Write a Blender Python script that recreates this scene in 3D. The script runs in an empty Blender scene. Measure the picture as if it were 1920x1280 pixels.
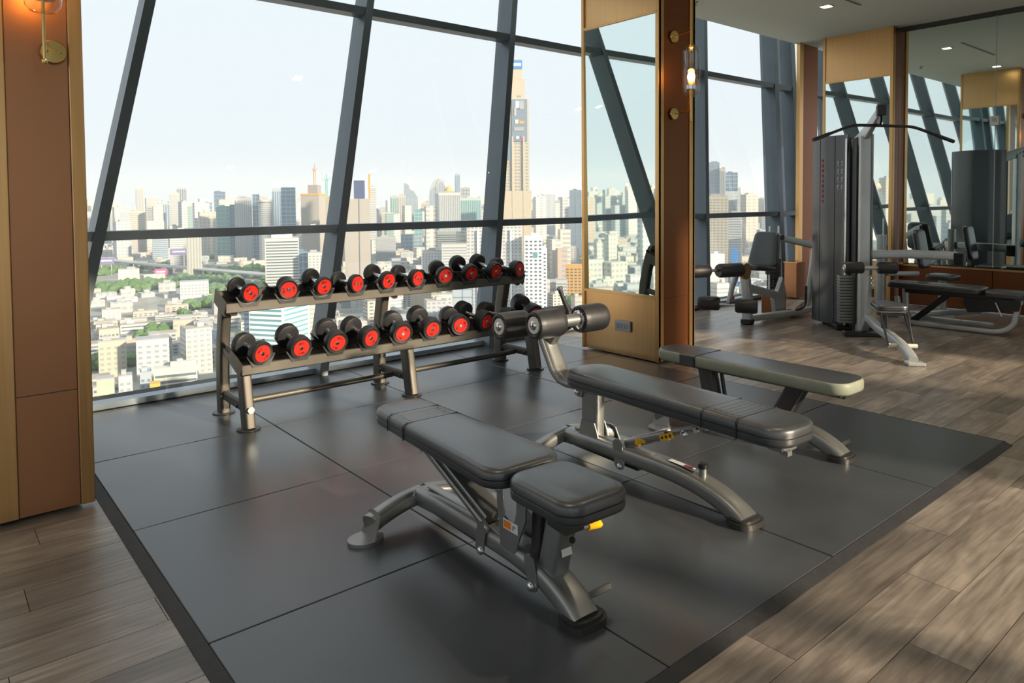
import bpy, bmesh, math, random
from mathutils import Vector, Matrix, Euler
D = bpy.data; SC = bpy.context.scene; COL = SC.collection
HAZE = 1 / 8000.0
RND = random.Random(7)
V = Vector
pi = math.pi

# ------------------------------------------------------------------ camera
cam_d = D.cameras.new('camera'); cam = D.objects.new('camera', cam_d); COL.objects.link(cam); SC.camera = cam
cam_d.sensor_fit = 'HORIZONTAL'; cam_d.sensor_width = 36.0
cam_d.lens = 36.0 * 1341.26 / 1920.0
cam_d.shift_x = 0.0; cam_d.shift_y = -(640.0 - 425.15) / 1920.0
cam_d.clip_start = 0.05; cam_d.clip_end = 30000
R_ = V((0.76703549, -0.64156763, -0.00689504)); U_ = V((0.02946763, 0.02449117, 0.99926565)); F_ = V((0.64092763, 0.7666754, -0.03769107))
mw = Matrix((( R_.x, U_.x, -F_.x, -0.663), (R_.y, U_.y, -F_.y, -1.2815), (R_.z, U_.z, -F_.z, 1.3726), (0, 0, 0, 1)))
cam.matrix_world = mw

# ------------------------------------------------------------------ exposure and light
SC.view_settings.view_transform = 'Standard'; SC.view_settings.look = 'None'
SC.view_settings.gamma = 1.0; SC.view_settings.use_curve_mapping = False
SC.view_settings.exposure = 0.36
cy = SC.cycles
cy.max_bounces = 10; cy.diffuse_bounces = 4; cy.glossy_bounces = 6; cy.transmission_bounces = 8
cy.transparent_max_bounces = 12; cy.volume_bounces = 1; cy.caustics_reflective = False; cy.caustics_refractive = False
cy.sample_clamp_indirect = 6.0; cy.blur_glossy = 0.6

world = D.worlds.new('World'); SC.world = world; world.use_nodes = True
wn = world.node_tree.nodes; wl = world.node_tree.links; wn.clear()
wo = wn.new('ShaderNodeOutputWorld'); wb = wn.new('ShaderNodeBackground')
tc = wn.new('ShaderNodeTexCoord'); sx = wn.new('ShaderNodeSeparateXYZ'); rp = wn.new('ShaderNodeValToRGB')
wl.new(tc.outputs['Generated'], sx.inputs[0]); wl.new(sx.outputs['Z'], rp.inputs[0])
rp.color_ramp.elements[0].position = 0.0; rp.color_ramp.elements[0].color = (0.74, 0.81, 0.85, 1)
rp.color_ramp.elements[1].position = 0.75; rp.color_ramp.elements[1].color = (0.84, 0.935, 1.0, 1)
e_ = rp.color_ramp.elements.new(0.14); e_.color = (0.80, 0.87, 0.925, 1)
wl.new(rp.outputs[0], wb.inputs[0]); wb.inputs[1].default_value = 0.88; wl.new(wb.outputs[0], wo.inputs[0])

sun_d = D.lights.new('sun', 'SUN'); sun = D.objects.new('sun', sun_d); COL.objects.link(sun)
sun_d.energy = 6.6; sun_d.color = (1.0, 0.82, 0.60); sun_d.angle = math.radians(2.6)
SUN_EL = math.radians(17.5)
sd = V((-0.292 * math.cos(SUN_EL), 0.956 * math.cos(SUN_EL), -math.sin(SUN_EL)))
sun.rotation_euler = sd.to_track_quat('-Z', 'Y').to_euler(); sun.location = (5, -20, 12)

# ------------------------------------------------------------------ materials
def mat(name, col=(.5, .5, .5), rough=.5, metal=0.0, spec=.5, coat=0.0, emit=None, es=0.0, aniso=0.0):
    m = D.materials.new(name); m.use_nodes = True; b = m.node_tree.nodes['Principled BSDF']
    b.inputs['Base Color'].default_value = (*col, 1); b.inputs['Roughness'].default_value = rough
    b.inputs['Metallic'].default_value = metal; b.inputs['Specular IOR Level'].default_value = spec
    b.inputs['Coat Weight'].default_value = coat; b.inputs['Coat Roughness'].default_value = .26; b.inputs['Anisotropic'].default_value = aniso
    if emit: b.inputs['Emission Color'].default_value = (*emit, 1); b.inputs['Emission Strength'].default_value = es
    return m
def N(m, t, **kw):
    n = m.node_tree.nodes.new(t)
    for k, v in kw.items(): setattr(n, k, v)
    return n
def LK(m, a, b): m.node_tree.links.new(a, b)
def bsdf(m): return m.node_tree.nodes['Principled BSDF']
def noise_mat(name, c1, c2, scale=8.0, rough=.5, r2=None, stretch=(1, 1, 1), metal=0.0, spec=.5, bump=0.0, coords='Position', detail=6, coat=0.0, bscale=None):
    m = mat(name, c1, rough, metal, spec, coat)
    if coords == 'Position': g = N(m, 'ShaderNodeNewGeometry'); src = g.outputs['Position']
    else: g = N(m, 'ShaderNodeTexCoord'); src = g.outputs[coords]
    mp = N(m, 'ShaderNodeMapping'); mp.inputs['Scale'].default_value = stretch; LK(m, src, mp.inputs[0])
    n = N(m, 'ShaderNodeTexNoise'); n.inputs['Scale'].default_value = scale; n.inputs['Detail'].default_value = detail
    LK(m, mp.outputs[0], n.inputs['Vector'])
    r = N(m, 'ShaderNodeValToRGB'); r.color_ramp.elements[0].position = .3; r.color_ramp.elements[1].position = .7
    r.color_ramp.elements[0].color = (*c1, 1); r.color_ramp.elements[1].color = (*c2, 1)
    LK(m, n.outputs['Fac'], r.inputs[0]); LK(m, r.outputs[0], bsdf(m).inputs['Base Color'])
    if r2 is not None:
        mr = N(m, 'ShaderNodeMapRange'); mr.inputs['To Min'].default_value = rough; mr.inputs['To Max'].default_value = r2
        LK(m, n.outputs['Fac'], mr.inputs[0]); LK(m, mr.outputs[0], bsdf(m).inputs['Roughness'])
    if bump:
        b = N(m, 'ShaderNodeBump'); b.inputs['Strength'].default_value = bump; b.inputs['Distance'].default_value = .004
        if bscale:
            n2 = N(m, 'ShaderNodeTexNoise'); n2.inputs['Scale'].default_value = bscale; n2.inputs['Detail'].default_value = 3
            LK(m, mp.outputs[0], n2.inputs['Vector']); LK(m, n2.outputs['Fac'], b.inputs['Height'])
        else: LK(m, n.outputs['Fac'], b.inputs['Height'])
        LK(m, b.outputs[0], bsdf(m).inputs['Normal'])
    return m

M = {}
M['rubber'] = noise_mat('rubber_mat', (.043, .049, .057), (.056, .062, .071), 3, .26, .37, spec=.8)
M['rubber_edge'] = noise_mat('rubber_edge', (.022, .022, .025), (.032, .032, .036), 30, .6, spec=.4)
M['vinyl'] = noise_mat('black_vinyl', (.020, .024, .029), (.026, .031, .037), 12, .36, .42, spec=.9, coat=.4)
M['vinyl_side'] = noise_mat('beige_grey_vinyl', (.24, .26, .205), (.28, .30, .235), 14, .5, spec=.4)
M['seam'] = mat('seam_black', (.006, .006, .007), .7)
M['gun'] = noise_mat('gunmetal_paint', (.28, .29, .29), (.33, .335, .33), 6, .33, .42, metal=.8, spec=.5)
M['gun_dark'] = noise_mat('dark_metal_paint', (.05, .05, .05), (.075, .073, .07), 6, .38, metal=.6)
M['rack'] = noise_mat('rack_bronze_paint', (.085, .078, .066), (.105, .096, .082), 6, .44, .5, metal=.55)
M['silver'] = noise_mat('silver_paint', (.46, .49, .50), (.54, .57, .58), 5, .35, metal=.45)
M['chrome'] = mat('chrome', (.75, .76, .78), .12, 1.0)
M['white_plastic'] = mat('white_plastic', (.72, .70, .64), .4)
M['black_rubber'] = noise_mat('black_rubber', (.014, .015, .018), (.024, .025, .028), 20, .42, .5, spec=.5)
M['black'] = mat('black_plastic', (.012, .012, .014), .35)
M['black_gloss'] = mat('smoked_gloss_black', (.06, .065, .078), .28, 0, .7, .2)
M['red'] = mat('red_plastic', (.80, .030, .020), .35)
M['redtext'] = mat('dark_red_print', (.16, .01, .01), .5)
M['yellow'] = mat('yellow_plastic', (.92, .48, .01), .35)
M['orange'] = mat('orange_sticker', (.85, .22, .02), .5)
M['white'] = mat('white_sticker', (.72, .74, .76), .5)
M['greyprint'] = mat('grey_print', (.32, .33, .34), .5)
M['redprint'] = mat('red_print', (.35, .02, .035), .5)
M['frame'] = noise_mat('window_frame_paint', (.10, .128, .148), (.12, .148, .168), 3, .38, metal=.35, spec=.5)
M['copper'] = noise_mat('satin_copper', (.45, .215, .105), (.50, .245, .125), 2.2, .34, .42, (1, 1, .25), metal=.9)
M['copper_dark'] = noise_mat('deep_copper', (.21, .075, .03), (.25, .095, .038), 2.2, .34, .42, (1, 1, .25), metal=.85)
M['gold'] = noise_mat('brushed_brass', (.66, .38, .15), (.74, .44, .19), 90, .26, .36, (1, 1, .02), metal=1.0)
M['bronze'] = noise_mat('brushed_bronze', (.74, .44, .20), (.80, .49, .23), 90, .28, .36, (1, 1, .02), metal=.95)
M['brass'] = mat('lamp_brass', (.72, .52, .20), .22, 1.0)
M['mirror'] = mat('mirror', (.76, .86, .84), .015, 1.0)
M['ceiling'] = noise_mat('ceiling_paint', (.84, .87, .79), (.87, .90, .82), 1.5, .8)
M['wall'] = noise_mat('wall_paint', (.62, .60, .56), (.66, .64, .6), 1.5, .8)
M['dark_gap'] = mat('shadow_gap', (.05, .05, .045), .8)
M['sill'] = noise_mat('sill_metal', (.30, .36, .42), (.34, .40, .46), 4, .4, metal=.3)
M['lampwarm'] = mat('warm_bulb', (1, .8, .5), .4, emit=(1, .78, .45), es=30)
M['ambercup'] = mat('amber_cup', (.9, .4, .08), .4, emit=(1, .38, .06), es=1.6)
M['downlight'] = mat('downlight_lens', (1, .9, .7), .4, emit=(1, .84, .56), es=14)
M['plastic_grey'] = mat('grey_outlet', (.42, .45, .47), .4)

def glass_mat(name, tint, refl=1.0, rough=0.0):
    m = D.materials.new(name); m.use_nodes = True; nt = m.node_tree; nt.nodes.clear()
    o = nt.nodes.new('ShaderNodeOutputMaterial'); t = nt.nodes.new('ShaderNodeBsdfTransparent'); g = nt.nodes.new('ShaderNodeBsdfGlossy')
    t.inputs[0].default_value = (*tint, 1); g.inputs['Roughness'].default_value = rough
    lw = nt.nodes.new('ShaderNodeLayerWeight'); pw = nt.nodes.new('ShaderNodeMath'); pw.operation = 'POWER'; pw.inputs[1].default_value = 5.0; nt.links.new(lw.outputs['Facing'], pw.inputs[0])
    ma = nt.nodes.new('ShaderNodeMath'); ma.operation = 'MULTIPLY_ADD'; ma.use_clamp = True; ma.inputs[1].default_value = .90; ma.inputs[2].default_value = .045 * refl; nt.links.new(pw.outputs[0], ma.inputs[0])
    mx = nt.nodes.new('ShaderNodeMixShader'); nt.links.new(ma.outputs[0], mx.inputs[0]); nt.links.new(t.outputs[0], mx.inputs[1]); nt.links.new(g.outputs[0], mx.inputs[2])
    nt.links.new(mx.outputs[0], o.inputs[0]); return m
M['glass'] = glass_mat('window_glass', (.955, .975, .975), 1.3)
M['amberglass'] = glass_mat('amber_glass', (1.0, .76, .42), 1.5)
M['lampglass'] = glass_mat('clear_lamp_glass', (.90, .90, .89), 3.5)

# floor planks: grain runs along X, every plank gets its own tone
def plank_mat():
    m = mat('oak_vinyl_plank', (.2, .16, .13), .31, spec=.6)
    g = N(m, 'ShaderNodeNewGeometry'); oi = N(m, 'ShaderNodeObjectInfo')
    off = N(m, 'ShaderNodeVectorMath', operation='SCALE'); cb = N(m, 'ShaderNodeCombineXYZ')
    LK(m, oi.outputs['Random'], cb.inputs[0]); LK(m, oi.outputs['Random'], cb.inputs[2]); LK(m, cb.outputs[0], off.inputs[0]); off.inputs['Scale'].default_value = 37.0
    ad = N(m, 'ShaderNodeVectorMath', operation='ADD'); LK(m, g.outputs['Position'], ad.inputs[0]); LK(m, off.outputs[0], ad.inputs[1])
    mp = N(m, 'ShaderNodeMapping'); mp.inputs['Scale'].default_value = (.9, 13, 1); LK(m, ad.outputs[0], mp.inputs[0])
    n1 = N(m, 'ShaderNodeTexNoise'); n1.inputs['Scale'].default_value = 4.0; n1.inputs['Detail'].default_value = 8; n1.inputs['Distortion'].default_value = .6; LK(m, mp.outputs[0], n1.inputs['Vector'])
    mp2 = N(m, 'ShaderNodeMapping'); mp2.inputs['Scale'].default_value = (1.0, 3.0, 1); LK(m, ad.outputs[0], mp2.inputs[0])
    w = N(m, 'ShaderNodeTexNoise'); w.inputs['Scale'].default_value = 2.4; w.inputs['Detail'].default_value = 4; w.inputs['Distortion'].default_value = 1.2; LK(m, mp2.outputs[0], w.inputs['Vector'])
    r = N(m, 'ShaderNodeValToRGB'); r.color_ramp.elements[0].position = .3; r.color_ramp.elements[1].position = .72
    r.color_ramp.elements[0].color = (.165, .135, .115, 1); r.color_ramp.elements[1].color = (.31, .265, .228, 1)
    LK(m, n1.outputs['Fac'], r.inputs[0])
    r2 = N(m, 'ShaderNodeValToRGB'); r2.color_ramp.elements[0].color = (.62, .60, .58, 1); r2.color_ramp.elements[1].color = (1.28, 1.25, 1.2, 1); r2.color_ramp.elements[0].position = .32; r2.color_ramp.elements[1].position = .68
    LK(m, w.outputs['Fac'], r2.inputs[0])
    mu = N(m, 'ShaderNodeMixRGB', blend_type='MULTIPLY'); mu.inputs[0].default_value = .8; LK(m, r.outputs[0], mu.inputs[1]); LK(m, r2.outputs[0], mu.inputs[2])
    hv = N(m, 'ShaderNodeHueSaturation'); mr = N(m, 'ShaderNodeMapRange'); mr.inputs['To Min'].default_value = .70; mr.inputs['To Max'].default_value = 1.30
    LK(m, oi.outputs['Random'], mr.inputs[0]); LK(m, mr.outputs[0], hv.inputs['Value']); hv.inputs['Saturation'].default_value = .9
    LK(m, mu.outputs[0], hv.inputs['Color']); LK(m, hv.outputs[0], bsdf(m).inputs['Base Color'])
    b = N(m, 'ShaderNodeBump'); b.inputs['Strength'].default_value = .15; b.inputs['Distance'].default_value = .002; LK(m, n1.outputs['Fac'], b.inputs['Height']); LK(m, b.outputs[0], bsdf(m).inputs['Normal'])
    return m
M['plank'] = plank_mat()

# ------------------------------------------------------------------ mesh builder
class B:
    def __init__(s): s.v = []; s.f = []; s.m = []; s.mi = 0
    def add(s, vs, fs):
        o = len(s.v); s.v += [tuple(p) for p in vs]; s.f += [tuple(i + o for i in f) for f in fs]; s.m += [s.mi] * len(fs); return s
    def box(s, c, d, rot=None, bev=0.0):
        """box centred at c with full sizes d; bev cuts the edges of the section"""
        c = V(c); hx, hy, hz = d[0] / 2, d[1] / 2, d[2] / 2
        if bev <= 0:
            vs = [V((x, y, z)) for x in (-hx, hx) for y in (-hy, hy) for z in (-hz, hz)]
            fs = [(0, 1, 3, 2), (4, 6, 7, 5), (0, 4, 5, 1), (2, 3, 7, 6), (0, 2, 6, 4), (1, 5, 7, 3)]
        else:
            b = min(bev, hx * .9, hy * .9, hz * .9); vs = []; 
            for sx in (-1, 1):
                for sy in (-1, 1):
                    for sz in (-1, 1):
                        vs += [V((sx * hx, sy * (hy - b), sz * (hz - b))), V((sx * (hx - b), sy * hy, sz * (hz - b))), V((sx * (hx - b), sy * (hy - b), sz * hz))]
            bm = bmesh.new(); bv = [bm.verts.new(p) for p in vs]
            r = bmesh.ops.convex_hull(bm, input=bv); bm.verts.index_update()
            bmesh.ops.dissolve_limit(bm, angle_limit=.02, verts=bm.verts, edges=bm.edges); bm.verts.index_update()
            vs = [x.co.copy() for x in bm.verts]; fs = [tuple(x.index for x in f.verts) for f in bm.faces]; bm.free()
        if rot is not None:
            rm = rot if isinstance(rot, Matrix) else Euler(rot).to_matrix(); vs = [rm @ p for p in vs]
        return s.add([p + c for p in vs], fs)
    def tube(s, path, w, h=None, side=(1, 0, 0), p=4.0, n=16, caps=True, taper=None):
        """sweep a super-ellipse section (w along side, h across) along path"""
        h = h or w; path = [V(q) for q in path]; S = V(side).normalized(); rings = []
        for i, q in enumerate(path):
            t = (path[min(i + 1, len(path) - 1)] - path[max(i - 1, 0)]).normalized()
            sd_ = (S - t * S.dot(t)).normalized(); up = t.cross(sd_)
            k = taper[i] if taper else 1.0
            ring = []
            for j in range(n):
                a = 2 * pi * (j + .5) / n; ca, sa = math.cos(a), math.sin(a)
                x = math.copysign(abs(ca) ** (2 / p), ca) * w / 2 * k; y = math.copysign(abs(sa) ** (2 / p), sa) * h / 2 * k
                ring.append(q + sd_ * x + up * y)
            rings.append(ring)
        vs = [q for r in rings for q in r]; fs = []
        for i in range(len(path) - 1):
            for j in range(n):
                a, b = i * n + j, i * n + (j + 1) % n; fs.append((a, b, b + n, a + n))
        if caps: fs.append(tuple(range(n))[::-1]); fs.append(tuple(range((len(path) - 1) * n, len(path) * n)))
        return s.add(vs, fs)
    def cyl(s, a, b, r, r2=None, n=20, caps=True):
        r2 = r if r2 is None else r2; a, b = V(a), V(b); t = (b - a).normalized()
        o = V((0, 0, 1)) if abs(t.z) < .9 else V((1, 0, 0)); x = t.cross(o).normalized(); y = t.cross(x)
        vs = [a + (x * math.cos(2 * pi * i / n) + y * math.sin(2 * pi * i / n)) * r for i in range(n)] + [b + (x * math.cos(2 * pi * i / n) + y * math.sin(2 * pi * i / n)) * r2 for i in range(n)]
        fs = [(i, n + i, n + (i + 1) % n, (i + 1) % n) for i in range(n)]
        if caps: fs += [tuple(range(n)), tuple(range(2 * n - 1, n - 1, -1))]
        return s.add(vs, fs)
    def lathe(s, prof, o=(0, 0, 0), ax=(0, 0, 1), n=28):
        """prof: list of (radius, height along ax)"""
        o = V(o); t = V(ax).normalized(); q = V((0, 0, 1)) if abs(t.z) < .9 else V((1, 0, 0)); x = t.cross(q).normalized(); y = t.cross(x)
        vs = []; fs = []
        for r, h in prof:
            for i in range(n):
                a = 2 * pi * i / n; vs.append(o + t * h + (x * math.cos(a) + y * math.sin(a)) * max(r, 1e-5))
        for k in range(len(prof) - 1):
            for i in range(n):
                a, b = k * n + i, k * n + (i + 1) % n; fs.append((a, a + n, b + n, b))
        if prof[0][0] > 1e-4: fs.append(tuple(range(n)))
        if prof[-1][0] > 1e-4: fs.append(tuple(range(len(prof) * n - 1, (len(prof) - 1) * n - 1, -1)))
        return s.add(vs, fs)
    def prism(s, pts, o, ux, uy, th):
        """flat plate: 2-D outline pts in the plane (ux, uy) through o, thickness th centred"""
        o, ux, uy = V(o), V(ux).normalized(), V(uy).normalized(); nn = ux.cross(uy); k = len(pts)
        vs = [o + ux * a + uy * b + nn * th / 2 for a, b in pts] + [o + ux * a + uy * b - nn * th / 2 for a, b in pts]
        fs = [tuple(range(k)), tuple(range(2 * k - 1, k - 1, -1))] + [(i, k + i, k + (i + 1) % k, (i + 1) % k) for i in range(k)]
        return s.add(vs, fs)
    def build(s, name, mats, parent=None, smooth=35, loc=None):
        me = D.meshes.new(name); me.from_pydata([tuple(p) for p in s.v], [], s.f)
        mats = mats if isinstance(mats, (list, tuple)) else [mats]
        for m_ in mats: me.materials.append(M[m_] if isinstance(m_, str) else m_)
        if len(mats) > 1: me.polygons.foreach_set('material_index', s.m)
        bm = bmesh.new(); bm.from_mesh(me); bmesh.ops.recalc_face_normals(bm, faces=bm.faces); bm.to_mesh(me); bm.free()
        if smooth:
            me.polygons.foreach_set('use_smooth', [True] * len(me.polygons)); me.set_sharp_from_angle(angle=math.radians(smooth))
        me.update(); o = D.objects.new(name, me); COL.objects.link(o)
        if parent: o.parent = parent
        if loc: o.location = loc
        return o
def thing(name, label, cat, loc=(0, 0, 0), rz=0.0, group=None):
    o = D.objects.new(name, None); COL.objects.link(o); o.location = loc; o.rotation_euler = (0, 0, rz); o.empty_display_size = .1
    o['label'] = label; o['category'] = cat
    if group: o['group'] = group
    return o
def tag(o, label, cat, group=None):
    o['label'] = label; o['category'] = cat
    if group: o['group'] = group
    return o
def struct(name, loc=(0, 0, 0), label=None):
    o = D.objects.new(name, None); COL.objects.link(o); o.location = loc; o['kind'] = 'structure'
    if label: o['label'] = label
    return o
def lab(o, l): o['label'] = l; return o
def stuff(o): o['kind'] = 'stuff'; return o
def inst(src, parent=None, loc=None, rot=None, scale=None):
    c = src.copy(); COL.objects.link(c); c.parent = parent
    if loc is not None: c.location = loc
    if rot is not None: c.rotation_euler = rot
    if scale is not None: c.scale = scale
    return c
def rrect(w, l, r, n=6, w2=None):
    """rounded rectangle outline, width w at y=0 end and w2 at y=l end"""
    w2 = w2 or w; pts = []
    for cx_, cy_, a0, ww in ((1, 1, 0, w2), (-1, 1, 90, w2), (-1, -1, 180, w), (1, -1, 270, w)):
        cxp = cx_ * (ww / 2 - r); cyp = (l - r) if cy_ > 0 else r
        for i in range(n + 1):
            a = math.radians(a0 + 90 * i / n); pts.append((cxp + r * math.cos(a), cyp + r * math.sin(a)))
    return pts
def pad(w, l, th, r, z0, y0, w2=None, x0=0.0, prof=None):
    """upholstered pad: layered outline with a welt line round the side"""
    prof = prof or [(.012, 0), (.002, .10), (0, .22), (0, .44), (.0045, .47), (.0045, .50), (0, .53), (0, .78), (.004, .88), (.012, .96), (.026, 1.0)]
    b = B(); n = 7; base = rrect(w, l, r, n, w2); k = len(base); cyc = l / 2
    vs = []
    for ins, f in prof:
        for (x, y) in base:
            d = V((x, y - cyc)); 
            sx_ = max(0, 1 - ins / (w / 2)); sy_ = max(0, 1 - ins / (l / 2))
            vs.append((x0 + x * sx_, y0 + cyc + (y - cyc) * sy_, z0 + th * f))
    fs = []
    for j in range(len(prof) - 1):
        for i in range(k): a, c = j * k + i, j * k + (i + 1) % k; fs.append((a, c, c + k, a + k))
    fs.append(tuple(range(k))[::-1])
    # domed top: one inner ring plus centre fan
    j = (len(prof) - 1) * k
    for (x, y) in base: vs.append((x0 + x * .55, y0 + cyc + (y - cyc) * .80, z0 + th * 1.02))
    for i in range(k): a, c = j + i, j + (i + 1) % k; fs.append((a, c, c + k, a + k))
    fs.append(tuple(range(j + k, j + 2 * k)))
    b.add(vs, fs); return b
def arc(p0, p1, p2, n=8):
    p0, p1, p2 = V(p0), V(p1), V(p2)
    return [(1 - t) ** 2 * p0 + 2 * t * (1 - t) * p1 + t * t * p2 for t in [i / n for i in range(n + 1)]]
def bolt(b, p, ax, r=.012, l=.012):
    p = V(p); a = V(ax).normalized(); b.lathe([(r * 1.3, 0), (r * 1.3, .003), (r, .004), (r, l * .7), (r * .6, l)], p, a, 14)
# ------------------------------------------------------------------ room shell
LEAN_X, LEAN_Y, FY = 0.2514, 0.191, 3.95          # the curtain wall leans outwards and sideways
CH = 3.53; TH = .016; FLZ = -TH
# floor: planks along X; the nearest 300 are objects, the rest one stuff part
fl = struct('floor', (0, 0, FLZ), label='grey brown oak plank floor')
PW, PL = 0.182, 1.22
MAT = (-.045, -.045, 4.045, 4.06); TH = .016; FLZ = -TH
pb = B(); g = .0012; pb.box((PL / 2, PW / 2, -.006), (PL - g * 2, PW - g * 2, .012)); proto_plank = None
cells = []
j = 0; y = -4.4
C0 = V((-0.663, -1.2815))
while y < 4.0:
    x = -7.5 + (j * 0.437) % PL - PL
    while x < 15:
        cx_, cy_ = x + PL / 2, y + PW / 2
        inside = x > MAT[0] and x + PL < MAT[2] and y > MAT[1] and y + PW < MAT[3]
        if not inside:
            rel = V((cx_, cy_)) - C0; fw = rel.dot(V((.641, .767))); sd2 = rel.dot(V((.767, -.6416)))
            vis = fw > .9 and abs(sd2) < fw * .76 + .8
            cells.append((0 if vis else 1, rel.length, x, y))
        x += PL
    y += PW; j += 1
cells.sort(); rest = B(); n_pl = 0
for v_, d_, x, y in cells:
    if n_pl < 295 and v_ == 0:
        if proto_plank is None: proto_plank = pb.build('plank', 'plank', fl, 0); proto_plank.location = (x, y, 0)
        else: inst(proto_plank, fl, (x, y, 0))
        n_pl += 1
    else: rest.box((x + PL / 2, y + PW / 2, -.006), (PL - g * 2, PW - g * 2, .012))
M['plank_rest'] = noise_mat('oak_vinyl_plank_far', (.16, .135, .115), (.29, .25, .215), 2.2, .36, .42, (.9, 5.5, 1), spec=.45, detail=8)
stuff(rest.build('plank_field', 'plank_rest', fl, 0))
B().box((3.5, -.1, -.11), (22, 9.4, .19)).build('floor_slab', 'dark_gap', fl, 0)

# ceiling with slot along the glass
ce = struct('ceiling', label='off-white painted ceiling that stops short of the leaning glass')
B().box((3.5, -.24, CH + .15), (22, 8.32, .30)).build('ceiling_panel', 'ceiling', ce, 0)
B().box((3.5, 4.8, 6.3), (22, 2.0, .2)).build('slot_panel', 'ceiling', ce, 0)
B().box((3.5, 3.87, 5.0), (22, .06, 2.6)).build('slot_fascia', 'ceiling', ce, 0)
def downlight(x, y, lbl):
    t = thing('downlight', lbl, 'ceiling light', (x, y, CH), 0, 'recessed square downlights')
    b = B(); w = .058
    for s in (-1, 1): b.box((s * w, 0, -.004), (.012, .13, .008)); b.box((0, s * w, -.004), (.104, .012, .008))
    b.build('trim_ring', 'white_plastic', t)
    B().box((0, 0, -.003), (.104, .104, .004)).build('lens', 'downlight', t, 0)
    ld = D.lights.new('downlight_lamp', 'SPOT'); lo = D.objects.new('lamp', ld); COL.objects.link(lo); lo.parent = t; lo.location = (0, 0, -.02)
    ld.energy = 34; ld.color = (1, .84, .62); ld.spot_size = math.radians(110); ld.spot_blend = .9; ld.shadow_soft_size = .05
downlight(7.30, 2.69, 'small square lit downlight in ceiling nearest the mirrored end pillar')
downlight(5.02, 2.72, 'lit square downlight above the middle pillar, seen only in the wall mirror')
for x, y, w_ in ((2.75, 2.7, 'over the dumbbell rack'), (.45, 2.7, 'beside the left copper pillar'), (7.3, .2, 'added as fill before the wall mirror'), (5.0, .2, 'added as fill over the wood floor right of the mat'), (2.75, .2, 'added as fill over the front of the mat'), (.45, .2, 'added as fill over the near corner of the mat'), (5, -2.3, 'added as fill behind the viewpoint, right'), (2.7, -2.3, 'added as fill behind the viewpoint, middle')):  # rows away from the pillar line are added for fill light
    downlight(x, y, 'small square lit downlight ' + w_)
df = thing('slot_diffuser', 'thin dark linear air slot in the ceiling beside the downlight', 'air vent', (6.85, 2.42, CH))
B().box((0, 0, -.003), (1.4, .03, .008)).build('frame', 'plastic_grey', df, 0); B().box((0, 0, -.006), (1.36, .012, .008)).build('slot', 'black', df, 0)
sp = thing('sprinkler', 'tiny sprinkler head in the ceiling above the far window', 'sprinkler', (6.0, 3.52, CH))
B().lathe([(.035, 0), (.035, -.006), (.012, -.012), (.012, -.03), (.02, -.033), (.02, -.036)]).build('rosette', 'plastic_grey', sp)

# leaning curtain wall
def fp(xf, z, dy=0.0): return V((xf + LEAN_X * z, FY + LEAN_Y * z + dy, z))
def lean_bar(b, xf, w, d, z0, z1, dy=0.0):
    vs = []
    for z in (z0, z1):
        p = fp(xf, z, dy)
        vs += [p + V((-w / 2, 0, 0)), p + V((w / 2, 0, 0)), p + V((w / 2, d, 0)), p + V((-w / 2, d, 0))]
    b.add(vs, [(0, 1, 2, 3), (4, 5, 6, 7), (0, 1, 5, 4), (1, 2, 6, 5), (2, 3, 7, 6), (3, 0, 4, 7)])
ZT = 6.2
wn_ = struct('window_1', label='leaning floor to ceiling curtain wall with dark metal frame')
muls = [-6.95, -5.21, -3.47, -1.74, 0.0, 1.77, 3.455, 5.2, 6.895, 8.71, 9.24, 10.4, 12.1, 13.9]
wid = {8.71: .11, 9.24: .12}
for xf in muls:
    b = B(); lean_bar(b, xf, wid.get(xf, .072), .235, 0, ZT); b.build('mullion', 'frame', wn_, 0)
TR = ((1.115, 1.178), (3.045, 3.115))
for i in range(len(muls) - 1):
    a, c = muls[i], muls[i + 1]; a2 = a + wid.get(a, .072) / 2; c2 = c - wid.get(c, .072) / 2
    for z0, z1 in TR:
        b = B(); vs = []
        for xx in (a2, c2):
            for (yy, zz) in ((.012, z0), (.012, z1), (.15, z1), (.15, z0)):
                p = fp(xx, zz); p.y = FY + LEAN_Y * ((z0 + z1) / 2) + yy; vs.append(p)
        b.add(vs, [(0, 1, 2, 3), (7, 6, 5, 4), (0, 1, 5, 4), (1, 2, 6, 5), (2, 3, 7, 6), (3, 0, 4, 7)]); b.build('transom', 'frame', wn_, 0)
    for z0, z1 in ((.045, TR[0][0]), (TR[0][1], TR[1][0]), (TR[1][1], ZT)):
        b = B(); b.add([fp(a2, z0, .10), fp(c2, z0, .10), fp(c2, z1, .10), fp(a2, z1, .10)], [(0, 1, 2, 3)]); b.build('pane', 'glass', wn_, 0)
B().box((3.5, 4.11, .015), (22, .11, .06)).build('sill', 'sill', wn_, 0)
B().box((3.5, 4.052, -.006), (22, .012, .022)).build('sill_gap', 'seam', wn_, 0)

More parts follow.
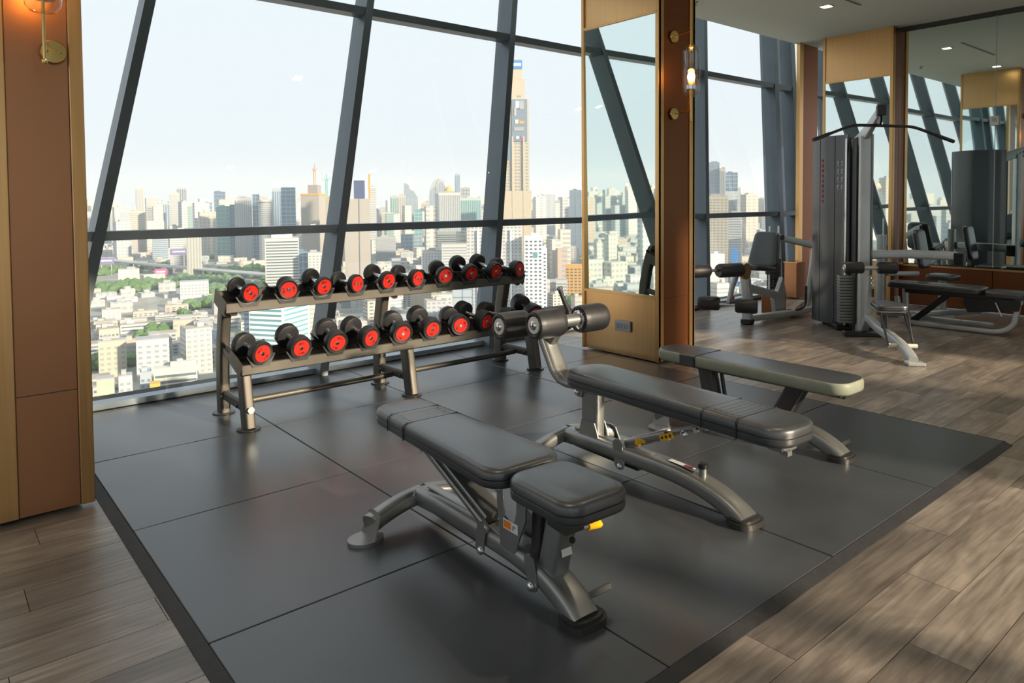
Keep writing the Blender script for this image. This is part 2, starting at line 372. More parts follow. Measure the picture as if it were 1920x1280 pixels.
# unseen rear and side walls, openings shaped to cast sun bands and add sky light
wb_ = struct('wall_back', label='unseen rear wall behind the viewpoint, openings shaped to cast sun bands')
YB = -4.2
op = [(-6.9, -3.2), (-2.9, .2), (2.50, 2.71), (2.90, 4.63), (6.5, 7.9), (9.4, 14.0)]
xs = -7.5
for a, c in op + [(14.5, 14.5)]:
    if a > xs: B().box(((xs + a) / 2, YB, CH / 2), (a - xs, .16, CH)).build('pier', 'wall', wb_, 0)
    xs = c
for a, c in op:
    if c - a > .6:
        B().box(((a + c) / 2, YB, 3.42), (c - a, .12, .22)).build('lintel', 'frame', wb_, 0)
        B().box(((a + c) / 2, YB, .03), (c - a, .12, .06)).build('sill', 'frame', wb_, 0)
        B().add([(a, YB, .06), (c, YB, .06), (c, YB, 3.31), (a, YB, 3.31)], [(0, 1, 2, 3)]).build('pane', 'glass', wb_, 0)
wl_ = struct('wall_left', label='left end wall out of view, opened between piers to add sky light')  # unseen wall, left open between piers to add side light
for y0_, y1_ in ((-4.28, -3.9), (-2.6, -2.3), (-.6, -.3), (1.8, 2.1), (3.7, 4.1)):
    B().box((-7.45, (y0_ + y1_) / 2, CH / 2), (.15, y1_ - y0_, CH)).build('pier', 'wall', wl_, 0)
B().box((-7.45, -.1, .3), (.1, 8.3, .6)).build('apron', 'wall', wl_, 0)

# mirrored right wall
XW = 9.1
wr = struct('wall_right', label='mirrored end wall with copper wainscot')
B().box((XW + .1, -.8, CH / 2), (.16, 6.7, CH)).build('wall_core', 'dark_gap', wr, 0)
for k, (ya, yb_) in enumerate(((1.548, 2.595), (.10, 1.542), (-1.35, .094), (-2.8, -1.356))):
    B().box((XW + .006, (ya + yb_) / 2, 2.02), (.012, yb_ - ya, 2.98)).build('mirror_pane', 'mirror', wr, 0)
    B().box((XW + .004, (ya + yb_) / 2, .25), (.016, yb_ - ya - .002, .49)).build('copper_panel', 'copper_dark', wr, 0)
B().box((XW - .004, -.1, .507), (.02, 5.4, .022)).build('mirror_ledge', 'bronze', wr, 0)
B().box((XW - .008, -3.5, CH / 2), (.02, 1.3, CH)).build('wall_panel', 'wall', wr, 0)
jt = B(); jt.box((XW - .002, 1.545, 2.02), (.006, .006, 2.98)); lab(jt.build('mirror_joint', 'plastic_grey', wr, 0), 'bright edge between two mirror panes')
B().box((XW - .03, -.2, CH - .02), (.05, 5.6, .045)).build('shadow_gap', 'dark_gap', wr, 0)
sw = thing('door_sensor', 'small white square box fixed on the joint of the wall mirror', 'sensor', (XW - .002, 1.545, 2.26))
B().box((-.018, 0, 0), (.036, .085, .11), bev=.004).build('housing', 'white_plastic', sw); B().box((-.038, 0, .01), (.004, .05, .05)).build('cover', 'plastic_grey', sw)

# copper clad pillars
def pillar(x0, y0, x1, y1, face_mirror, name='column', both=False, label=None, sl=.07, sr=.07):
    """-Y face: gold edge strips and copper panels; -X face: mirror between copper panels"""
    c = struct(name, label=label)
    B().box(((x0 + x1) / 2, (y0 + y1) / 2, CH / 2), (x1 - x0 - .09, y1 - y0 - .03, CH)).build('column_core', 'gun_dark', c, 0)
    sw_ = .07; seam = .53
    # front (-Y) face
    for xa, xb, nm, mt, dep in ((x0, x0 + sl, 'edge_strip', 'gold', 0), (x1 - sr, x1, 'edge_strip', 'gold', 0)):
        B().box(((xa + xb) / 2, y0 + .02, CH / 2), (xb - xa, .04, CH), bev=.003).build(nm, mt, c)
    for za, zb in ((0, seam - .002), (seam + .002, 2.93), (2.934, CH)):
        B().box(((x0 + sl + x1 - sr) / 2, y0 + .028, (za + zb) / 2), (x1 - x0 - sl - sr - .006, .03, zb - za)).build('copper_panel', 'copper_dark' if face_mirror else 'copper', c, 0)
    sides = [(x0, -1)] + ([(x1, 1)] if both else [])
    for xs_, sg in sides:
        fx = xs_ - sg * -.0
        for ya, yb_ in ((y0, y0 + .022), (y1 - .03, y1)):
            B().box((xs_ - sg * .012, (ya + yb_) / 2, CH / 2), (.03, yb_ - ya, CH)).build('frame_strip', 'gold' if face_mirror else 'bronze', c, 0)
        if face_mirror:
            B().box((xs_ - sg * .020, (y0 + y1) / 2, (.55 + 2.91) / 2), (.006, y1 - y0 - .056, 2.36), rot=(0, sg * .0090, 0)).build('mirror_pane', 'mirror', c, 0)
            for z in (.538, 2.922): B().box((xs_ - sg * .012, (y0 + y1) / 2, z), (.034, y1 - y0 - .054, .022)).build('mirror_trim', 'gold', c, 0)
            for za, zb in ((0, .526), (2.934, CH)):
                B().box((xs_ - sg * .018, (y0 + y1) / 2, (za + zb) / 2), (.012, y1 - y0 - .056, zb - za)).build('copper_panel', 'bronze', c, 0)
        else:
            B().box((xs_ - sg * .018, (y0 + y1) / 2, CH / 2), (.012, y1 - y0 - .056, CH)).build('side_panel', 'bronze', c, 0)
    return c
pillar(-.47, 2.44, -.06, 3.42, False, sl=.12, sr=.055, label='copper pillar at the left edge of the view')
pillar(4.09, 2.50, 4.585, 3.39, True, both=True, label='mirrored copper pillar in the middle')
pillar(8.87, 2.60, 9.36, 3.51, True, label='mirrored copper pillar at the right end wall')
# slim pier against the far glass with a low copper box beside it
pr = struct('pier', label='slim copper pier against the far glass')
B().box((8.91, 3.86, CH / 2), (.10, .05, CH)).build('edge_strip', 'gold', pr, 0)
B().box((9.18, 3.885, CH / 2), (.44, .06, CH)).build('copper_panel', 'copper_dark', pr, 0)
bx = thing('low_copper_box', 'low copper clad box standing between far mullion and copper pier', 'box', (8.70, 3.80, 0))
B().box((0, 0, .24), (.24, .18, .48), bev=.004).build('body', 'copper', bx); B().box((0, 0, .486), (.26, .20, .012)).build('top', 'gold', bx)

# outlet on the middle pillar
ot = thing('wall_outlet', 'small grey socket plate on the copper base of the middle pillar', 'socket', (4.096, 2.895, .258))
B().box((-.008, 0, 0), (.016, .175, .092), bev=.004).build('plate', 'plastic_grey', ot)
for k in range(4): B().box((-.018, -.055 + k * .037, .0), (.004, .026, .045)).build('socket_module', 'greyprint', ot)

# wall lamps
def wall_lamp(x, yw, zc, lbl, zoff=0):
    y = -.22
    t = thing('wall_lamp', lbl, 'lamp', (x, yw, zc))
    for z in (.31, -.335):
        B().lathe([(.052, 0), (.052, .006), (.048, .012), (.0, .013)], (.12 * 0 + .06, .0, z), (0, -1, 0), 28).build('back_plate', 'brass', t)
        B().tube([(.06, -.01, z), (.03, y * .6, z), (.0, y, z)], .010, n=10, p=2).build('arm', 'brass', t)
    for z in (.31, -.335):
        b = B(); bolt(b, (.035, -.012, z), (0, -1, 0), .005, .006); bolt(b, (.085, -.012, z), (0, -1, 0), .005, .006); b.build('screw', 'brass', t)
    B().cyl((0, y, -.42), (0, y, -.14), .0065).build('lower_rod', 'brass', t); B().cyl((0, y, .19), (0, y, 1.1), .0065).build('upper_rod', 'brass', t)
    B().lathe([(.008, -.425), (.011, -.42), (.011, -.41), (.006, -.405)], (0, y, 0)).build('finial', 'brass', t)
    pr_ = [(.012, -.222), (.045, -.215), (.064, -.192), (.070, -.155), (.070, .13), (.064, .165), (.045, .188), (.012, .195)]
    B().lathe(pr_, (0, y, 0), n=32).build('glass_shade', 'lampglass', t, 60)
    B().lathe([(.030, -.165), (.044, -.163), (.046, -.130), (.030, -.127)], (0, y, 0)).build('socket_cup', 'chrome', t)
    B().lathe([(.048, -.125), (.050, -.02), (.049, -.019), (.047, -.124)], (0, y, 0), n=32).build('amber_sleeve', 'amberglass', t, 60)
    B().lathe([(0, -.10), (.014, -.098), (.027, -.08), (.031, -.06), (.027, -.04), (.014, -.022), (0, -.02)], (0, y, 0), n=24).build('bulb', 'lampwarm', t, 80)
    B().lathe([(.006, .20), (.02, .196), (.024, .175), (.010, .16), (0, .158)], (0, y, 0)).build('top_cap', 'brass', t)
    ld = D.lights.new('bulb_lamp', 'POINT'); lo = D.objects.new('lamp', ld); COL.objects.link(lo); lo.parent = t; lo.location = (0, y, -.0); ld.energy = 1.6; ld.color = (1, .55, .2); ld.shadow_soft_size = .03
    return t
wall_lamp(4.228, 2.50, 2.425, 'brass wall lamp with glass capsule on the middle copper pillar')
wall_lamp(-.232, 2.44, 2.37, 'brass wall lamp cut off by the top of view on the left copper pillar')

# ------------------------------------------------------------------ rubber mat
rm = thing('rubber_mat', 'black rubber gym mat of square tiles with sloping edges under the benches', 'mat', (0, 0, FLZ))
gp = .0028
tb = B(); tb.box((.5, .5, TH / 2), (1 - 2 * gp, 1 - 2 * gp, TH), bev=.0025); tile0 = tb.build('mat_tile', 'rubber', rm, 20)
first = True
for i in range(4):
    for k in range(4):
        if first: first = False; tile0.location = (0, 0, 0); continue
        inst(tile0, rm, (i, k, RND.uniform(-.0008, .0008)))
def ramp(p0, p1, outn, name='edge_ramp'):
    p0, p1, o = V(p0), V(p1), V(outn); b = B()
    b.add([p0 + V((0, 0, TH - .001)), p1 + V((0, 0, TH - .001)), p1 + o * .045 + V((0, 0, .003)), p0 + o * .045 + V((0, 0, .003)), p0, p1, p1 + o * .045, p0 + o * .045],
          [(0, 1, 2, 3), (4, 5, 6, 7), (0, 1, 5, 4), (2, 3, 7, 6), (0, 3, 7, 4), (1, 2, 6, 5)]); return b.build(name, 'rubber_edge', rm, 0)
for i in range(4): B().box((i + .5, 4.021, TH / 2), (1 - 2 * gp, .038, TH), bev=.002).build('mat_strip', 'rubber', rm, 20)
for k in range(4):
    ramp((k, 0, 0), (k + 1, 0, 0), (0, -1, 0)); ramp((0, k, 0), (0, k + 1, 0), (-1, 0, 0)); ramp((4, k, 0), (4, k + 1, 0), (1, 0, 0))
# ------------------------------------------------------------------ dumbbell rack (built in place)
RX = (.85, 2.0, 3.17)
rk = thing('dumbbell_rack', 'two tier bronze metal dumbbell rack standing along the leaning glass', 'rack', (2.0, 3.25, 0)); RL = (-2.0, -3.25, 0)
def rear_leg(x): return [V((x, 3.47, .008)), V((x, 3.475, .12)), V((x, 3.475, .30)), V((x, 3.455, .48)), V((x, 3.42, .64)), V((x, 3.385, .755))]
def front_leg(x): return [V((x, 3.02, .008)), V((x, 3.045, .14)), V((x, 3.075, .28)), V((x, 3.095, .385))]
for i, x in enumerate(RX):
    o = B().tube(rear_leg(x), .062, .105, p=6, n=20).build('upright', 'rack', rk, 40, RL)
    o = B().tube(front_leg(x), .062, .105, p=6, n=20).build('leg', 'rack', rk, 40, RL)
    B().tube([(x, 3.07, .125), (x, 3.45, .125)], .035, .06, p=6).build('lower_brace', 'rack', rk, 40, RL)
    B().tube([(x, 3.08, .355), (x, 3.46, .43)], .04, .05, p=6).build('shelf_arm', 'rack', rk, 40, RL)
    B().tube([(x, 3.228, .685), (x, 3.41, .745)], .04, .05, p=6).build('shelf_arm', 'rack', rk, 40, RL)
    for y in (3.47, 3.02):
        B().lathe([(.066, 0), (.070, .003), (.070, .007), (.062, .010)], (x, y, 0), n=24).build('foot_plate', 'gun_dark', rk, 40, RL)
    b = B(); bolt(b, (x - .031 if i else x - .031, 3.12, .125), (-1, 0, 0), .009); bolt(b, (x - .031, 3.40, .125), (-1, 0, 0), .009); b.build('bolt', 'gun_dark', rk, 40, RL)
for a, c in ((RX[0], RX[1]), (RX[1], RX[2])):
    B().cyl((a + .018, 3.26, .108), (c - .018, 3.26, .108), .020).build('cross_tube', 'rack', rk, 40, RL)
def shelf(y0, z0, x0, x1, lift):
    # tray: front lip, rear rail, dark deck between; front lip lower than the rear
    yb, zb = y0 + .165, z0 + lift
    B().box(((x0 + x1) / 2, y0, z0 - .030), (x1 - x0, .022, .062), bev=.004).build('front_rail', 'rack', rk, 30, RL)
    B().box(((x0 + x1) / 2, yb, zb - .035), (x1 - x0, .022, .075), bev=.004).build('rear_rail', 'rack', rk, 30, RL)
    b = B(); b.add([(x0 + .01, y0 + .011, z0 - .055), (x1 - .01, y0 + .011, z0 - .055), (x1 - .01, yb - .011, zb - .055), (x0 + .01, yb - .011, zb - .055),
                    (x0 + .01, y0 + .011, z0 - .059), (x1 - .01, y0 + .011, z0 - .059), (x1 - .01, yb - .011, zb - .059), (x0 + .01, yb - .011, zb - .059)],
                   [(0, 1, 2, 3), (4, 5, 6, 7), (0, 1, 5, 4), (1, 2, 6, 5), (2, 3, 7, 6), (3, 0, 4, 7)]); b.build('tray', 'gun_dark', rk, 0, RL)
    for xx in (x0, x1):
        ang = math.atan2(lift, .165)
        b = B(); b.prism([(-.015, -.08), (.19, -.08), (.19, .012), (-.015, .012)], (xx, y0, z0), (0, math.cos(ang), math.sin(ang)), (0, -math.sin(ang), math.cos(ang)), .008); b.build('end_plate', 'rack', rk, 0, RL)
shelf(3.215, .745, .79, 3.22, .060)
shelf(2.985, .400, .80, 3.22, .060)
UP = [(.935 + .2450 * i) for i in range(10)]; LO = [(.915 + .2415 * i) for i in range(10)]
cup0 = None
def cup(x, y, z):
    """moulded cradle cup: a flared saddle plate"""
    global cup0
    if cup0 is None:
        b = B(); n = 10; pts = []
        for i in range(n + 1):
            a = math.radians(205 + 130 * i / n); pts.append((.082 * math.cos(a), .082 * math.sin(a)))
        out = pts + [(.088, -.050), (.060, -.098), (-.060, -.098), (-.088, -.050)]
        b.prism(out[:n + 1] + [(.088, -.028), (.05, -.098), (-.05, -.098), (-.088, -.028)], (0, 0, .0), (1, 0, 0), (0, 0, 1), .034)
        cup0 = b.build('cradle', 'black', rk, 40); cup0.location = (x - 2.0, y - 3.25, z)
    else: inst(cup0, rk, (x - 2.0, y - 3.25, z))
def dumbbell(rad, hl, gap):
    """local: axis along Y, centre of the front face at the origin, going back +Y"""
    t = thing('dumbbell', '', 'dumbbell')
    tot = hl * 2 + gap
    for s, y0 in ((0, 0), (1, tot)):
        d = 1 if s == 0 else -1
        h = B().lathe([(rad * .80, .003), (rad * .93, 0), (rad * .985, .006), (rad, .014), (rad, hl - .012), (rad * .97, hl - .003), (rad * .88, hl), (.022, hl + .001)], (0, y0, 0), (0, d, 0), 36).build('weight_head', 'black_rubber', t)
        rr = min(rad * .80, .052)
        B().lathe([(0, -.0012), (rr * .985, -.0012), (rr, .001), (rr, .006)], (0, y0, 0), (0, d, 0), 32).build('end_disc', 'red', h)
        B().lathe([(0, -.005), (.010, -.005), (.013, -.002), (.013, .002)], (0, y0, 0), (0, d, 0), 20).build('hub_cap', 'chrome', h)
        b = B()
        for a0 in (55, 235):
            pts = []; n = 6
            for i in range(n + 1):
                a = math.radians(a0 + 70 * i / n); pts.append((rr * .80 * math.cos(a), rr * .80 * math.sin(a)))
            for i in range(n, -1, -1):
                a = math.radians(a0 + 70 * i / n); pts.append((rr * .52 * math.cos(a), rr * .52 * math.sin(a)))
            for q in range(n):
                quad = [pts[q], pts[q + 1], pts[2 * n - q], pts[2 * n + 1 - q]]
                if q % 2 == 0 or q == 3: b.prism(quad, (0, y0 - d * .0014, 0), (1, 0, 0), (0, 0, 1), .001)
        stuff(b.build('printed_mark', 'redtext', h, 0))
    B().lathe([(.017, hl), (.017, hl + .008), (.0135, hl + .014), (.0155, tot / 2), (.0135, tot - hl - .014), (.017, tot - hl - .008), (.017, tot - hl)], (0, 0, 0), (0, 1, 0), 20).build('handle', 'chrome', t)
    return t
ORD = ['first', 'second', 'third', 'fourth', 'fifth', 'sixth', 'seventh', 'eighth', 'ninth', 'last']
for i, x in enumerate(UP):
    rad = .062 + .0008 * i; hl = .028 + .0042 * i; gap = .178 + .0105 * i - 2 * hl
    t = dumbbell(rad, hl, gap); cyv = 3.185 - .0
    t.location = (x, cyv - .012, .802); t.rotation_euler = (math.atan2(.060, .165) * .85, RND.uniform(-1.5, 1.5), RND.uniform(-.03, .03))
    t['label'] = 'red ended round dumbbell, %s from the left on the upper rack tier' % ORD[i] if i < 9 else 'red ended round dumbbell at the right end of the upper rack tier'
    t['group'] = 'red and black dumbbells on the rack'
    cup(x, 3.215, .812); cup(x, 3.375, .872)
for i, x in enumerate(LO):
    rad = .073 + .0005 * i; hl = .052 + .0036 * i; gap = .225 + .0095 * i - 2 * hl
    t = dumbbell(rad, hl, gap)
    t.location = (x, 2.940 - .002 * i, .462 + .0 * i); t.rotation_euler = (math.atan2(.060, .165) * .85, RND.uniform(-1.5, 1.5), RND.uniform(-.03, .03))
    t['label'] = 'heavier dumbbell with thick black heads, %s from the left on the lower rack tier' % ORD[i] if i < 9 else 'heavy dumbbell with thick heads at the right end of the lower rack tier'
    t['group'] = 'red and black dumbbells on the rack'
    cup(x, 2.985, .478); cup(x, 3.145, .538)
bd = B(); bd.lathe([(0, 0), (.022, 0), (.022, .002)], (.85, 2.972, .125), (0, -1, 0), 6)
for k in range(3): bd.lathe([(0, .002), (.006, .003)], (.85 + .012 * math.cos(k * 2.1), 2.972, .125 + .012 * math.sin(k * 2.1)), (0, -1, 0), 8)
lab(bd.build('maker_badge', 'silver', rk, 30, RL), 'small pale maker badge on the front leg')

# ------------------------------------------------------------------ benches
def bench_base(t, L, zr=.105, front_plate=True, Tw=.30):
    """shared underframe: flattened tube rail curving down to a rounded foot, rear stabiliser with two disc feet"""
    path = [V((0, .02, zr - .01))] + [V((0, -f * L, zr + .012 * math.sin(f * 2.2))) for f in (.15, .3, .45, .58)]
    path += arc((0, -.60 * L, zr + .011), (0, -.88 * L, zr + .012), (0, -1.0 * L, .012), 12)[1:]
    B().tube(path, .112, .080, p=3.6, n=24).build('main_rail', 'gun', t, 50)
    B().box((0, -.28 * L, zr + .046), (.034, .5 * L, .010), rot=(-.01, 0, 0), bev=.003).build('rail_cap', 'gun', t, 30)
    B().box((0, -.25 * L, zr - .045), (.05, .42 * L, .014), bev=.004).build('rail_underside', 'gun_dark', t, 30)
    for s in (-1, 1):
        B().tube(arc((s * .01, .035, .098), (s * .14, .03, .088), (s * (Tw - .02), -.02, .058), 8), .078, .070, side=(0, 1, 0), p=3, n=20).build('stabilizer_arm', 'gun', t, 50)
        B().prism([(-.060, .0), (.060, .0), (.045, .095), (.02, .105), (-.02, .105), (-.045, .095)], (s * (Tw - .012), -.025, .010), (0, 1, 0), (s * -.30, 0, 1), .008).build('end_bracket', 'gun', t, 0)
        f = B(); f.prism([(.075 * math.cos(a), .060 * math.sin(a)) for a in [2 * pi * i / 24 for i in range(24)]], (s * (Tw + .005), -.03, .007), (1, 0, 0), (0, 1, 0), .014); f.build('foot_plate', 'gun', t, 40)
    o = []
    for i in range(24):
        a = 2 * pi * i / 24; o.append((.080 * math.copysign(abs(math.cos(a)) ** .7, math.cos(a)), 0.062 * math.copysign(abs(math.sin(a)) ** .7, math.sin(a))))
    f = B(); f.prism(o, (0, -L + .005, .012), (1, 0, 0), (0, 1, 0), .024); f.build('foot_plate', 'gun_dark', t, 40)
    f = B(); f.prism([(x * .86, y * .80) for x, y in o], (0, -L + .005, .028), (1, 0, 0), (0, 1, 0), .010); f.build('foot_pad', 'gun_dark', t, 40)
    if front_plate:
        B().box((.055, -L + .03, .060), (.20, .010, .022), rot=(-.35, .0, 0), bev=.002).build('cross_plate', 'gun_dark', t, 0)
def star_bolt(t, p, ax, r=.013):
    b = B(); bolt(b, p, ax, r, .012); b.build('bolt', 'chrome', t, 40)
def side_plate(t, x, y, z, h=.10, w=.045, lean=0.0):
    pts = [(w / 2 * math.cos(a), (h / 2 - w / 2) * (1 if math.sin(a) > 0 else -1) + w / 2 * math.sin(a)) for a in [2 * pi * (i + .5) / 20 for i in range(20)]]
    B().prism(pts, (x, y, z), (0, math.cos(lean), math.sin(lean)), (0, -math.sin(lean), math.cos(lean)), .006).build('pivot_plate', 'gun', t, 0)

# bench 1: adjustable bench, flat back pad and short seat pad
b1 = thing('adjustable_bench', 'nearest black adjustable bench with wide back pad and separate short seat pad', 'bench', (1.005, 1.30, 0), math.radians(-2.5), 'padded training benches on the mat')
bench_base(b1, .985)
bp = pad(.335, 1.0, .072, .085, .378, -.72, w2=.255); bpo = bp.build('back_pad', 'vinyl', b1, 50); bpo.location = (0, 0, 0)
def seam_strip(t, w, y, z0, th, wd=.007, m='seam', nm='seam'):
    b = B(); b.box((0, y, z0 + th * 1.003), (w - .04, wd, .003))
    for s in (-1, 1):
        b.box((s * (w / 2 - .012), y, z0 + th * .965), (.022, wd, .003), rot=(0, s * .55, 0)); b.box((s * (w / 2 + .0006), y, z0 + th * .48), (.003, wd, th * .84))
    return b.build(nm, m, t, 0)
seam_strip(bpo, .285, -.055, .378, .072, .006)
seam_strip(bpo, .270, .095, .378, .072, .003)
for k in range(5):
    B().box((0, -.030 + .022 * k, .378 + .0735), (.20, .006, .0016), bev=.0006).build('stitched_rib', 'vinyl', bpo, 30)
spd = pad(.288, .345, .078, .075, .370, -1.078, w2=.28).build('seat_pad', 'vinyl', b1, 50)
B().box((0, -.28, .368), (.16, .74, .02), bev=.004).build('back_pad_plate', 'gun_dark', b1, 0)
B().box((0, -.91, .362), (.16, .22, .018), bev=.004).build('seat_pad_plate', 'gun_dark', b1, 0)
# back strut: broad tube from under the pad down to the rail
B().tube([(0, -.095, .335), (0, -.50, .175)], .094, .052, p=8, n=20).build('back_strut', 'gun', b1, 40)
B().tube([(-.052, -.08, .335), (-.052, -.53, .155)], .020, .030, p=2.5, n=12).build('strut_edge_tube', 'gun', b1, 40)
b = B(); b.box((-.03, -.06, .35), (.05, .05, .045), bev=.004); b.build('strut_bracket', 'gun', b1, 0); star_bolt(b1, (-.062, -.075, .335), (-1, 0, 0), .010)
side_plate(b1, -.062, -.495, .115, .13, .052, .15); star_bolt(b1, (-.066, -.50, .072), (-1, 0, 0), .013)
B().box((0, -.555, .158), (.09, .07, .014), rot=(.2, 0, 0), bev=.003).build('strut_stop_plate', 'gun', b1, 0)
# tall hinge plates that carry back pad and seat
for s in (-1, 1):
    pts = [(-.02, -.125), (.055, -.125), (.06, -.02), (.075, .05), (.078, .130), (.052, .132), (.046, .06), (.03, .01), (.0, -.005), (-.03, .01), (-.04, .05), (-.04, .125), (-.095, .125), (-.09, .03), (-.065, -.02)]
    B().prism(pts, (s * .052, -.665, .235), (0, 1, 0), (0, 0, 1), .007).build('hinge_plate', 'gun', b1, 0)
st = B(); st.prism([(-.030, -.016), (.004, -.016), (.004, .016), (-.030, .016)], (-.0565, -.665, .235), (0, -1, 0), (0, 0, 1), .0016); 
stk = B(); stk.prism([(-.040, -.018), (.044, -.018), (.044, .018), (-.040, .018)], (-.0568, -.67, .222), (0, -1, 0), (0, 0, 1), .0014); so = lab(stk.build('warning_sticker', 'white', b1, 0), 'orange and white warning sticker')
ob = B(); ob.prism([(-.036, -.013), (.006, -.013), (.006, .013), (-.036, .013)], (-.0577, -.67, .222), (0, -1, 0), (0, 0, 1), .0012); ob.build('orange_field', 'orange', so, 0)
pb2 = B(); pb2.prism([(.014, -.010), (.022, -.010), (.024, 0), (.034, .002), (.034, .008), (.02, .010), (.014, .004)], (-.0577, -.67, .222), (0, -1, 0), (0, 0, 1), .0012); pb2.build('figure_print', 'greyprint', so, 0)
star_bolt(b1, (-.055, -.60, .335), (-1, 0, 0), .012)
# seat post: slanted box post with a label, yellow handle
B().tube([(0, -.885, .32), (0, -.835, .115)], .075, .085, p=7, n=20).build('seat_post', 'gun', b1, 40)
B().tube([(0, -.905, .350), (0, -.900, .290)], .090, .10, p=8, n=20).build('seat_post_collar', 'gun_dark', b1, 40)
B().tube([(0, -.775, .360), (0, -.765, .14)], .045, .05, p=6, n=16).build('seat_strut', 'gun_dark', b1, 40)
lb = B(); lb.prism([(-.022, -.012), (.022, -.012), (.022, .012), (-.022, .012)], (.0, -.906, .205), (1, 0, 0), (0, .25, 1), .002); lab(lb.build('rating_label', 'white_plastic', b1, 0), 'small pale rating label')
lb = B(); lb.cyl((0, -.929, .255), (0, -.938, .255), .010); lb.build('adjuster_hole', 'seam', b1, 0)
side_plate(b1, -.060, -.79, .105, .125, .05, -.25); star_bolt(b1, (-.065, -.795, .062), (-1, 0, 0), .013)
B().cyl((.03, -.885, .262), (.135, -.87, .240), .009).build('handle_rod', 'gun', b1); B().tube([(.125, -.872, .242), (.162, -.866, .234), (.196, -.860, .227)], .026, .026, p=2.6, n=14).build('pull_handle', 'yellow', b1)

# bench 2: sit-up bench with foam rollers at the raised end
b2 = thing('sit_up_bench', 'long black bench in the middle with foam leg rollers on a bent arm', 'bench', (2.055, 1.47, 0), math.radians(-3.4), 'padded training benches on the mat')
bench_base(b2, 1.105, zr=.10, front_plate=False)
p2_ = pad(.292, 1.30, .082, .10, .405, -1.36, w2=.285).build('back_pad', 'vinyl', b2, 50)
seam_strip(p2_, .294, -1.16, .405, .082, .007); seam_strip(p2_, .294, -.985, .405, .082, .003)
for k in range(5): B().box((0, -1.135 + .028 * k, .405 + .0838), (.20, .008, .0018), bev=.0007).build('stitched_rib', 'vinyl', p2_, 30)
B().box((0, -.66, .392), (.07, 1.24, .035), bev=.006).build('pad_rail', 'gun_dark', b2, 0)
b = B(); b.box((0, -1.27, .382), (.10, .075, .032), bev=.006); b.box((-.03, -1.31, .37), (.03, .03, .02)); b.build('pad_end_bracket', 'gun', b2, 0)
B().tube([(0, -.165, .13), (0, -.165, .385)], .062, .122, p=7, n=20).build('support_post', 'gun', b2, 40)
b = B(); b.box((0, -.15, .385), (.078, .15, .05), bev=.006); b.build('post_head', 'gun', b2, 0)
b = B(); b.box((-.005, -.10, .365), (.085, .05, .07), bev=.008); b.build('hinge_block', 'gun', b2, 0); star_bolt(b2, (-.05, -.095, .355), (-1, 0, 0), .013)
for s in (-1, 1): B().prism([(-.085, -.05), (.075, -.05), (.06, .0), (.045, .045), (-.05, .045), (-.07, .0)], (s * .036, -.165, .17), (0, 1, 0), (0, 0, 1), .006).build('post_gusset', 'gun', b2, 0)
# bent arm to the rollers
B().tube([(0, -.30, .40), (0, -.02, .385)] + arc((0, .0, .385), (0, .075, .39), (0, .115, .45), 6)[1:] + [(0, .185, .565), (0, .235, .645)], .100, .046, p=3.2, n=20).build('roller_arm', 'gun', b2, 50)
B().tube([(-.052, -.25, .395), (-.052, -.02, .380)] + arc((-.052, .0, .380), (-.052, .075, .385), (-.052, .118, .445), 6)[1:] + [(-.052, .188, .56), (-.052, .235, .64)], .022, .034, p=2.4, n=12).build('arm_edge_tube', 'gun', b2, 50)
B().tube([(0, .235, .648), (0, .33, .662)], .055, .05, p=3, n=16).build('arm_head', 'gun', b2, 50)
B().tube([(0, .175, .575), (.0, .12, .64), (0, .085, .70)], .058, .05, p=3, n=16).build('arm_branch', 'gun', b2, 50)
def roller(t, x0, x1, y, z, r=.078, endsign=-1):
    rr = B().lathe([(r * .62, x0 - .0), (r * .80, x0 - .006), (r * .93, x0 - .004), (r * .985, x0 + .012), (r, x0 + .03), (r, x1 - .03), (r * .985, x1 - .012), (r * .93, x1 + .004), (r * .80, x1 + .006), (r * .5, x1)], (0, y, z), (1, 0, 0), 36).build('foam_roller', 'black_rubber', t, 50)
    xe = x0 if endsign < 0 else x1; d = (endsign, 0, 0)
    B().lathe([(0, .016), (.012, .015), (.021, .012), (.026, .006), (.028, .004)], (xe + endsign * .002, y, z), d, 24).build('end_bolt', 'chrome', rr, 60)
    B().lathe([(.028, .008), (.044, .008), (.047, .004), (.047, -.004)], (xe, y, z), d, 32).build('end_washer', 'white_plastic', rr, 30)
    b = B()
    for k in range(26):
        a = 2 * pi * k / 26; ca, sa = math.cos(a), math.sin(a)
        b.add([(xe + endsign * .0015, y + ca * .049 + px * -sa, z + sa * .049 + px * ca) for px in (-.0022, .0022)] + [(xe + endsign * .0095, y + ca * .060 + px * -sa, z + sa * .060 + px * ca) for px in (-.0035, .0035)] + [(xe + endsign * .003, y + ca * .074 + px * -sa, z + sa * .074 + px * ca) for px in (-.002, .002)], [(0, 1, 3, 2), (2, 3, 5, 4)])
    stuff(b.build('pleats', 'vinyl', rr, 0))
    return rr
ya, za = .075, .702
roller(b2, -.200, -.028, ya, za); roller(b2, .118, .288, ya, za)
B().cyl((-.03, ya, za), (.13, ya, za), .034, n=24).build('roller_axle', 'gun', b2); B().lathe([(.036, 0), (.052, .004), (.052, .012), (.036, .014)], (.108, ya, za), (1, 0, 0), 28).build('axle_collar', 'chrome', b2)
yb2, zb2 = .345, .662
roller(b2, -.235, -.062, yb2, zb2); roller(b2, .085, .262, yb2, zb2)
B().cyl((-.065, yb2, zb2), (.09, yb2, zb2), .022, n=20).build('roller_axle', 'gun', b2)
B().tube([(.055, .085, .745), (.052, .12, .80), (.045, .15, .865)], .024, .024, p=2.4, n=14).build('lever_grip', 'black_rubber', b2)
